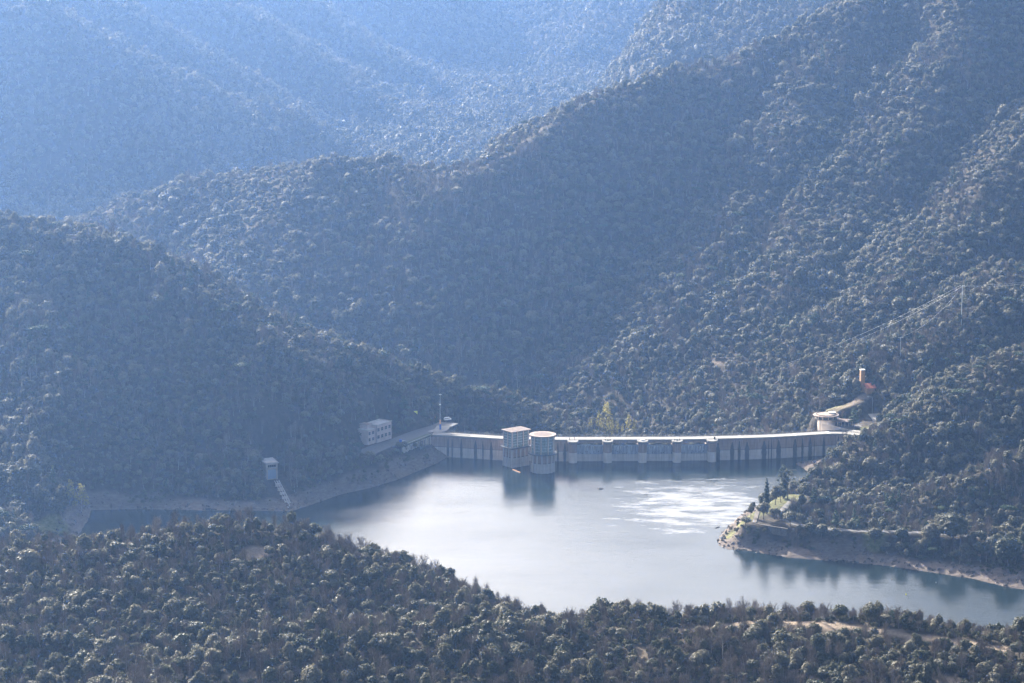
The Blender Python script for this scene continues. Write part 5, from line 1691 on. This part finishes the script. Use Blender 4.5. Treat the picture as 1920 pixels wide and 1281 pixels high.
# ------------------------------------------------------------------ things on the water
def boom(px0, py0, px1, py1, label, m_='orange_plastic'):
    a = WZ(px0, py0, .1); b_ = WZ(px1, py1, .1)
    T = empty('floating_boom', tuple(map(float, a)), label, 'boom')
    n_ = 8
    for i in range(n_):
        p = a + (b_ - a) * i / n_; q = a + (b_ - a) * (i + .85) / n_
        MB().tube(p, q, .22, .22, 8).build('float', m_, T)
boom(961.5, 880.5, 976, 886, 'short orange floating boom in front of the square intake tower')
def log(px, py, L_, a, label, r=.25):
    p = WZ(px, py, .05); x, y = float(p[0]), float(p[1])
    m = MB(); dx, dy = math.cos(a) * L_ / 2, math.sin(a) * L_ / 2
    m.tube((x - dx, y - dy, .05), (x, y, .15), r, r * .9, 7); m.tube((x, y, .15), (x + dx, y + dy, .05), r * .9, r * .5, 7)
    m.tube((x + dx * .3, y + dy * .3, .1), (x + dx * .3 - dy * .4, y + dy * .3 + dx * .4, .5), r * .4, r * .15, 5)
    tag(m.build('driftwood', 'driftwood'), label, 'driftwood', 'driftwood floating on the lake')
log(1127, 917, 2.6, .2, 'dark lump of driftwood alone on the water in front of the spillway', .5)
log(1346, 989, 4.5, .9, 'long thin log floating off the peninsula tip')
log(1489, 882, 4.0, 0, 'flat dark log floating by the right end of the dam', .35)
log(1520, 891, 5.0, .2, 'log touching the shore below the right end of the dam')
log(955, 868, 1.5, .2, 'small stick floating left of the square intake tower', .15)
log(1212, 928, 1.2, .1, 'small stick on the bright water below the second spillway pier', .15)
for px, py, lb in ((1672, 1087, 'small pale buoy on the dark water off the right bank'), (1699, 1115, 'small yellow buoy floating nearest the dirt track'), (1755, 1093, 'small dull buoy on the dark water close to the right bank')):
    p = WZ(px, py, 0); mb = MB(); mb.lathe([(0, -.2), (.3, -.1), (.38, .15), (.3, .35), (.08, .45), (.08, .7), (0, .7)], (float(p[0]), float(p[1]), 0), 12)
    tag(mb.build('buoy', 'yellow_paint' if '1115' in str(py) else 'deck_pale'), lb, 'buoy', 'buoys on the dark water')

# ------------------------------------------------------------------ peninsula: terrace wall, steps, trees
def terrace():
    a = WZ(1421, 984, 10.4); b_ = WZ(1476, 992, 10.6)
    T = empty('terrace_wall', (float(a[0]), float(a[1]), 8), 'low dark stone wall holding up the lawn at the near side of the peninsula', 'retaining wall')
    d = (b_ - a)[:2]; L_ = float(np.linalg.norm(d)); rz = math.atan2(d[1], d[0]); d /= L_
    n_ = 8
    for k in range(n_):
        c = a[:2] + d * L_ * (k + .5) / n_
        MB().box((c[0], c[1], 8.7), (L_ / n_ - .04, .7, 4.0), rz, .03).build('stone_panel', 'stone_wall', T)
    c = a[:2] + d * L_ / 2
    MB().box((c[0], c[1], 10.78), (L_ + .3, .8, .16), rz).build('coping', 'stone_wall', T)
terrace()
def steps():
    a = WZ(1414, 985, 9.5); b_ = WZ(1421, 957, 11.2)
    T = empty('stairway', (float(a[0]), float(a[1]), 9.5), 'narrow dark stepped path climbing past the cypress on the peninsula', 'stairway')
    n_ = 14
    rz = math.atan2((b_ - a)[1], (b_ - a)[0]) - math.pi / 2
    for k in range(n_):
        p = a + (b_ - a) * (k + .5) / n_
        z = hz(p[0], p[1])
        MB().box((p[0], p[1], z + .12), (2.2, float(np.linalg.norm((b_ - a)[:2])) / n_ - .05, .4), rz, .02).build('step', 'stone_wall', T)
steps()

def plant(name, pair, px, py, sc, label, cat, zrot=0.0, group=None, Y=None, dz=-.1, m_over=None):
    """a plant whose foot shows at this pixel"""
    p = hit(px, py, 900 if Y is None else Y - 60, 4000 if Y is None else Y + 60)
    s3 = sc if isinstance(sc, tuple) else (sc, sc, sc)
    return add_tree(name, pair, (float(p[0]), float(p[1]), float(p[2]) + dz), s3, (0, 0, zrot), label, cat, group)
def cyp_blobs(h, r, seed):
    rng = random.Random(seed); B = []
    for k in range(26):
        z = .6 + (h - .9) * k / 25; f = min(1, (k + 2) / 6) * (1 - (k / 26) ** 3 * .8)
        a = k * 2.4
        B.append(((math.cos(a) * r * .28 * f, math.sin(a) * r * .28 * f, z), r * .78 * f, 1.25))
    return B
CYP = (crown_mesh('crown', 201, cyp_blobs(14, 1.15, 1), 26, .16, 'cypress_leaves', .85, .4), trunk_mesh('trunk', 202, 2.0, .2, 'bark', 0))
CYP2 = (crown_mesh('crown', 203, cyp_blobs(8.5, 1.3, 2), 22, .16, 'cypress_leaves', .85, .4), trunk_mesh('trunk', 204, 2.0, .2, 'bark', 0))
OPEN = (crown_mesh('crown', 205, [((x, y, z), r, .8) for x, y, z, r in [(0, 0, 9.6, 1.4), (1.2, .5, 8.6, 1.1), (-1.5, .2, 8.3, 1.2), (2.5, 0, 7.0, 1.0), (-2.6, -.3, 6.6, 1.1), (.3, 1.2, 7.3, 1.1), (-.6, -1.2, 6.9, 1.0), (1.5, -1.0, 5.9, .9), (-3.3, .5, 5.3, .8), (3.2, .6, 5.5, .8), (-1.6, 1.2, 5.2, .9)]], 34, .26, 'oak_leaves', .6), trunk_mesh('trunk', 206, 8.5, .26, 'bark', 6, 2.0))
SPR = (crown_mesh('crown', 207, [((math.cos(a) * q, math.sin(a) * q, z), r, 1.0) for a, q, z, r in [(k * 2.4, 1.9 * (1 - k / 22) + .2, 2.6 + k * .36, .95 - k * .02) for k in range(20)]], 34, .24, 'spring_leaves', 0, .8), BARE_TR[1])
SPRB = (crown_mesh('crown', 208, [((math.cos(k * 2.4) * .7, math.sin(k * 2.4) * .7, 1 + k * .45), .75, 1.2) for k in range(9)], 22, .2, 'spring_leaves', .5, .8), None)
TERN = (OAK[3][0], OAK[3][1])
plant('cypress_tree', CYP, 1437, 964, (1.9, 1.9, 1.38), 'tall slim dark cypress on the peninsula', 'cypress', Y=1440)
plant('cypress_tree', CYP2, 1470, 934, (1.5, 1.5, 1.25), 'short dark cypress between the airy oaks on the peninsula', 'cypress', Y=1475)
plant('open_oak_tree', OPEN, 1477, 935, (1.28, 1.28, 1.51), 'tall airy oak with open limbs at the lake end of the lawn', 'tree', .3, 'airy oaks on the peninsula', Y=1465)
plant('open_oak_tree', OPEN, 1468, 935, (1.09, 1.09, 1.73), 'tallest airy oak standing beside the short cypress', 'tree', 2.1, 'airy oaks on the peninsula', Y=1470)
plant('lawn_oak_tree', OAK[5], 1454, 947, (1.25, 1.15, 1.30), 'broad oak just behind the tall cypress', 'tree', .7, 'oaks on the peninsula lawn', Y=1455)
plant('lawn_oak_tree', OAK[1], 1464, 942, (1.22, 1.15, 1.41), 'oak between the broad oak and the airy oaks', 'tree', 1.7, 'oaks on the peninsula lawn', Y=1465)
plant('lawn_oak_tree', OAK[0], 1431, 955, (1.02, 1.02, 1.41), 'oak half hidden on the water side of the tall cypress', 'tree', 1.2, 'oaks on the peninsula lawn', Y=1450)
plant('lawn_oak_tree', OAK[2], 1432, 974, (1.41, 1.28, 1.34), 'dense oak standing on the lawn in front of the tall cypress', 'tree', 2.9, 'oaks on the peninsula lawn', Y=1425)
plant('lawn_oak_tree', OAK[4], 1452, 974, (1.22, 1.15, 1.15), 'small oak on the lawn next to the pale path', 'tree', .2, 'oaks on the peninsula lawn', Y=1425)
plant('lawn_oak_tree', OAK[3], 1482, 985, (1.22, 1.15, 1.09), 'round oak on a thin trunk where the path meets the shore road', 'tree', .9, 'oaks on the peninsula lawn', Y=1412)
plant('lawn_oak_tree', OAK[0], 1398, 986, (0.96, 0.90, 0.79), 'small dark round tree alone near the peninsula tip', 'tree', 2.2, 'oaks on the peninsula lawn', Y=1422)
plant('lawn_oak_tree', OAK[2], 1408, 970, (0.70, 0.64, 0.96), 'narrow tree on the water side of the stairway', 'tree', .4, 'oaks on the peninsula lawn', Y=1435)
plant('lawn_oak_tree', OAK[4], 1411, 958, (0.77, 0.77, 0.90), 'reddish-green small tree at the top of the stairway', 'tree', 1.4, 'oaks on the peninsula lawn', Y=1445)
BIG = (crown_mesh('crown', 211, oak_blobs(61, 60, 3.2, 3.0, 3.9, -.6), 34, .17, 'oak_leaves'), OAK[3][1])
for px, py, sc, lb in ((1787, 1022, 2.6, 'huge dense oak towering over the right bank'), (1745, 1020, 1.7, 'broad oak at the left foot of the huge oak'), (1890, 1062, 2.4, 'large dense oak at the right edge by the water'), (1865, 1040, 1.6, 'medium oak behind the large oak at the right edge'), (1540, 1010, 1.2, 'shrubby oak below the shore road near the lawn'), (1565, 1012, 1.0, 'low oak beside the shrubby oak below the shore road'), (1640, 1018, 1.25, 'oak on the bank below the bright verge'), (1520, 1004, 1.1, 'low rounded oak at the corner of the terrace wall'), (1690, 1016, 1.15, 'oak between the verge and the broad oak')):
    plant('bank_oak_tree', BIG, px, py, (sc, sc, sc * .95), lb, 'tree', px * .37, 'large oaks on the right bank')
plant('spring_tree', SPR, 1137, 792, (1.3, 1.3, 1.3), 'yellow-green tree coming into leaf in the valley behind the dam', 'tree', 0, None, dz=1)
plant('spring_tree', SPR, 153, 958, (1.7, 1.7, 1.5), 'yellow-green tree coming into leaf beside the small left hill', 'tree', 1, None, Y=1450)
plant('spring_tree', SPR, 133, 942, (1.1, 1.1, 1.3), 'smaller yellow-green tree nearest the small left hill', 'tree', 2, None, Y=1460)
plant('bare_poplar', BARE_T[1], 1166, 800, (1.5, 1.5, 1.7), 'pale leafless tree next to the yellow-green tree behind the dam', 'bare tree', 0, None, dz=1)
plant('bare_poplar', BARE_T[1], 1106, 780, (1.4, 1.4, 1.6), 'leafless tree to the left of the yellow-green tree behind the dam', 'bare tree', 1, None, dz=1)
plant('bare_poplar', BARE_T[0], 520, 862, (1.3, 1.3, 1.5), 'leafless purplish tree behind the valve house', 'bare tree', 1, None)
for k, (px, h_) in enumerate([(1108, 1.0), (1122, 1.25), (1131, 1.0), (1140, 1.2), (1148, .9), (1157, .8), (1167, .6), (1178, 1.15), (1190, .85)]):
    plant('valley_bush', SPRB, px, 816, (h_ * 1.3, h_ * 1.3, h_ * 2.3), ['slim', 'tall', 'pale', 'tallest', 'rounded', 'low', 'small', 'bright', 'last'][k] + ' yellow-green bush behind the %s spillway bay' % ('first' if px < 1140 else 'second'), 'bush', k, 'yellow-green bushes in the valley', dz=0, Y=1790)
plant('umbrella_pine', UMB, 1800, 758, (1.35, 1.35, 1.1), 'large umbrella pine with a flat dark crown on the near right hill', 'umbrella pine', 0)
plant('umbrella_pine', UMB, 1842, 668, (1.0, 1.0, .9), 'umbrella pine on the slope below the tall power pole', 'umbrella pine', 1)
plant('umbrella_pine', UMB, 905, 748, (1.3, 1.3, 1.0), 'green umbrella pine on the crest of the left spur behind the dam', 'umbrella pine', 2)
plant('umbrella_pine', UMB, 1590, 700, (.9, .9, .8), 'small umbrella pine just left of the brick tower', 'umbrella pine', 2)
plant('cedar_tree', PINE[0], 1601, 801, (1.5, 1.5, 1.3), 'dark conical conifer beside the round pavilion', 'conifer', 0, None, Y=1650)
for px, py, lb in ((278, 745, 'tall thin-stemmed pine alone on the left hillside'), (308, 742, 'tall pine to the right of the thin-stemmed pine on the left hillside'), (218, 778, 'pale pine low on the left hillside'), (290, 782, 'pine below the thin-stemmed pine on the left hillside')):
    plant('hillside_pine', UMB, px, py, (.55, .55, 1.5), lb, 'pine tree', px, 'tall pines on the left hillside')
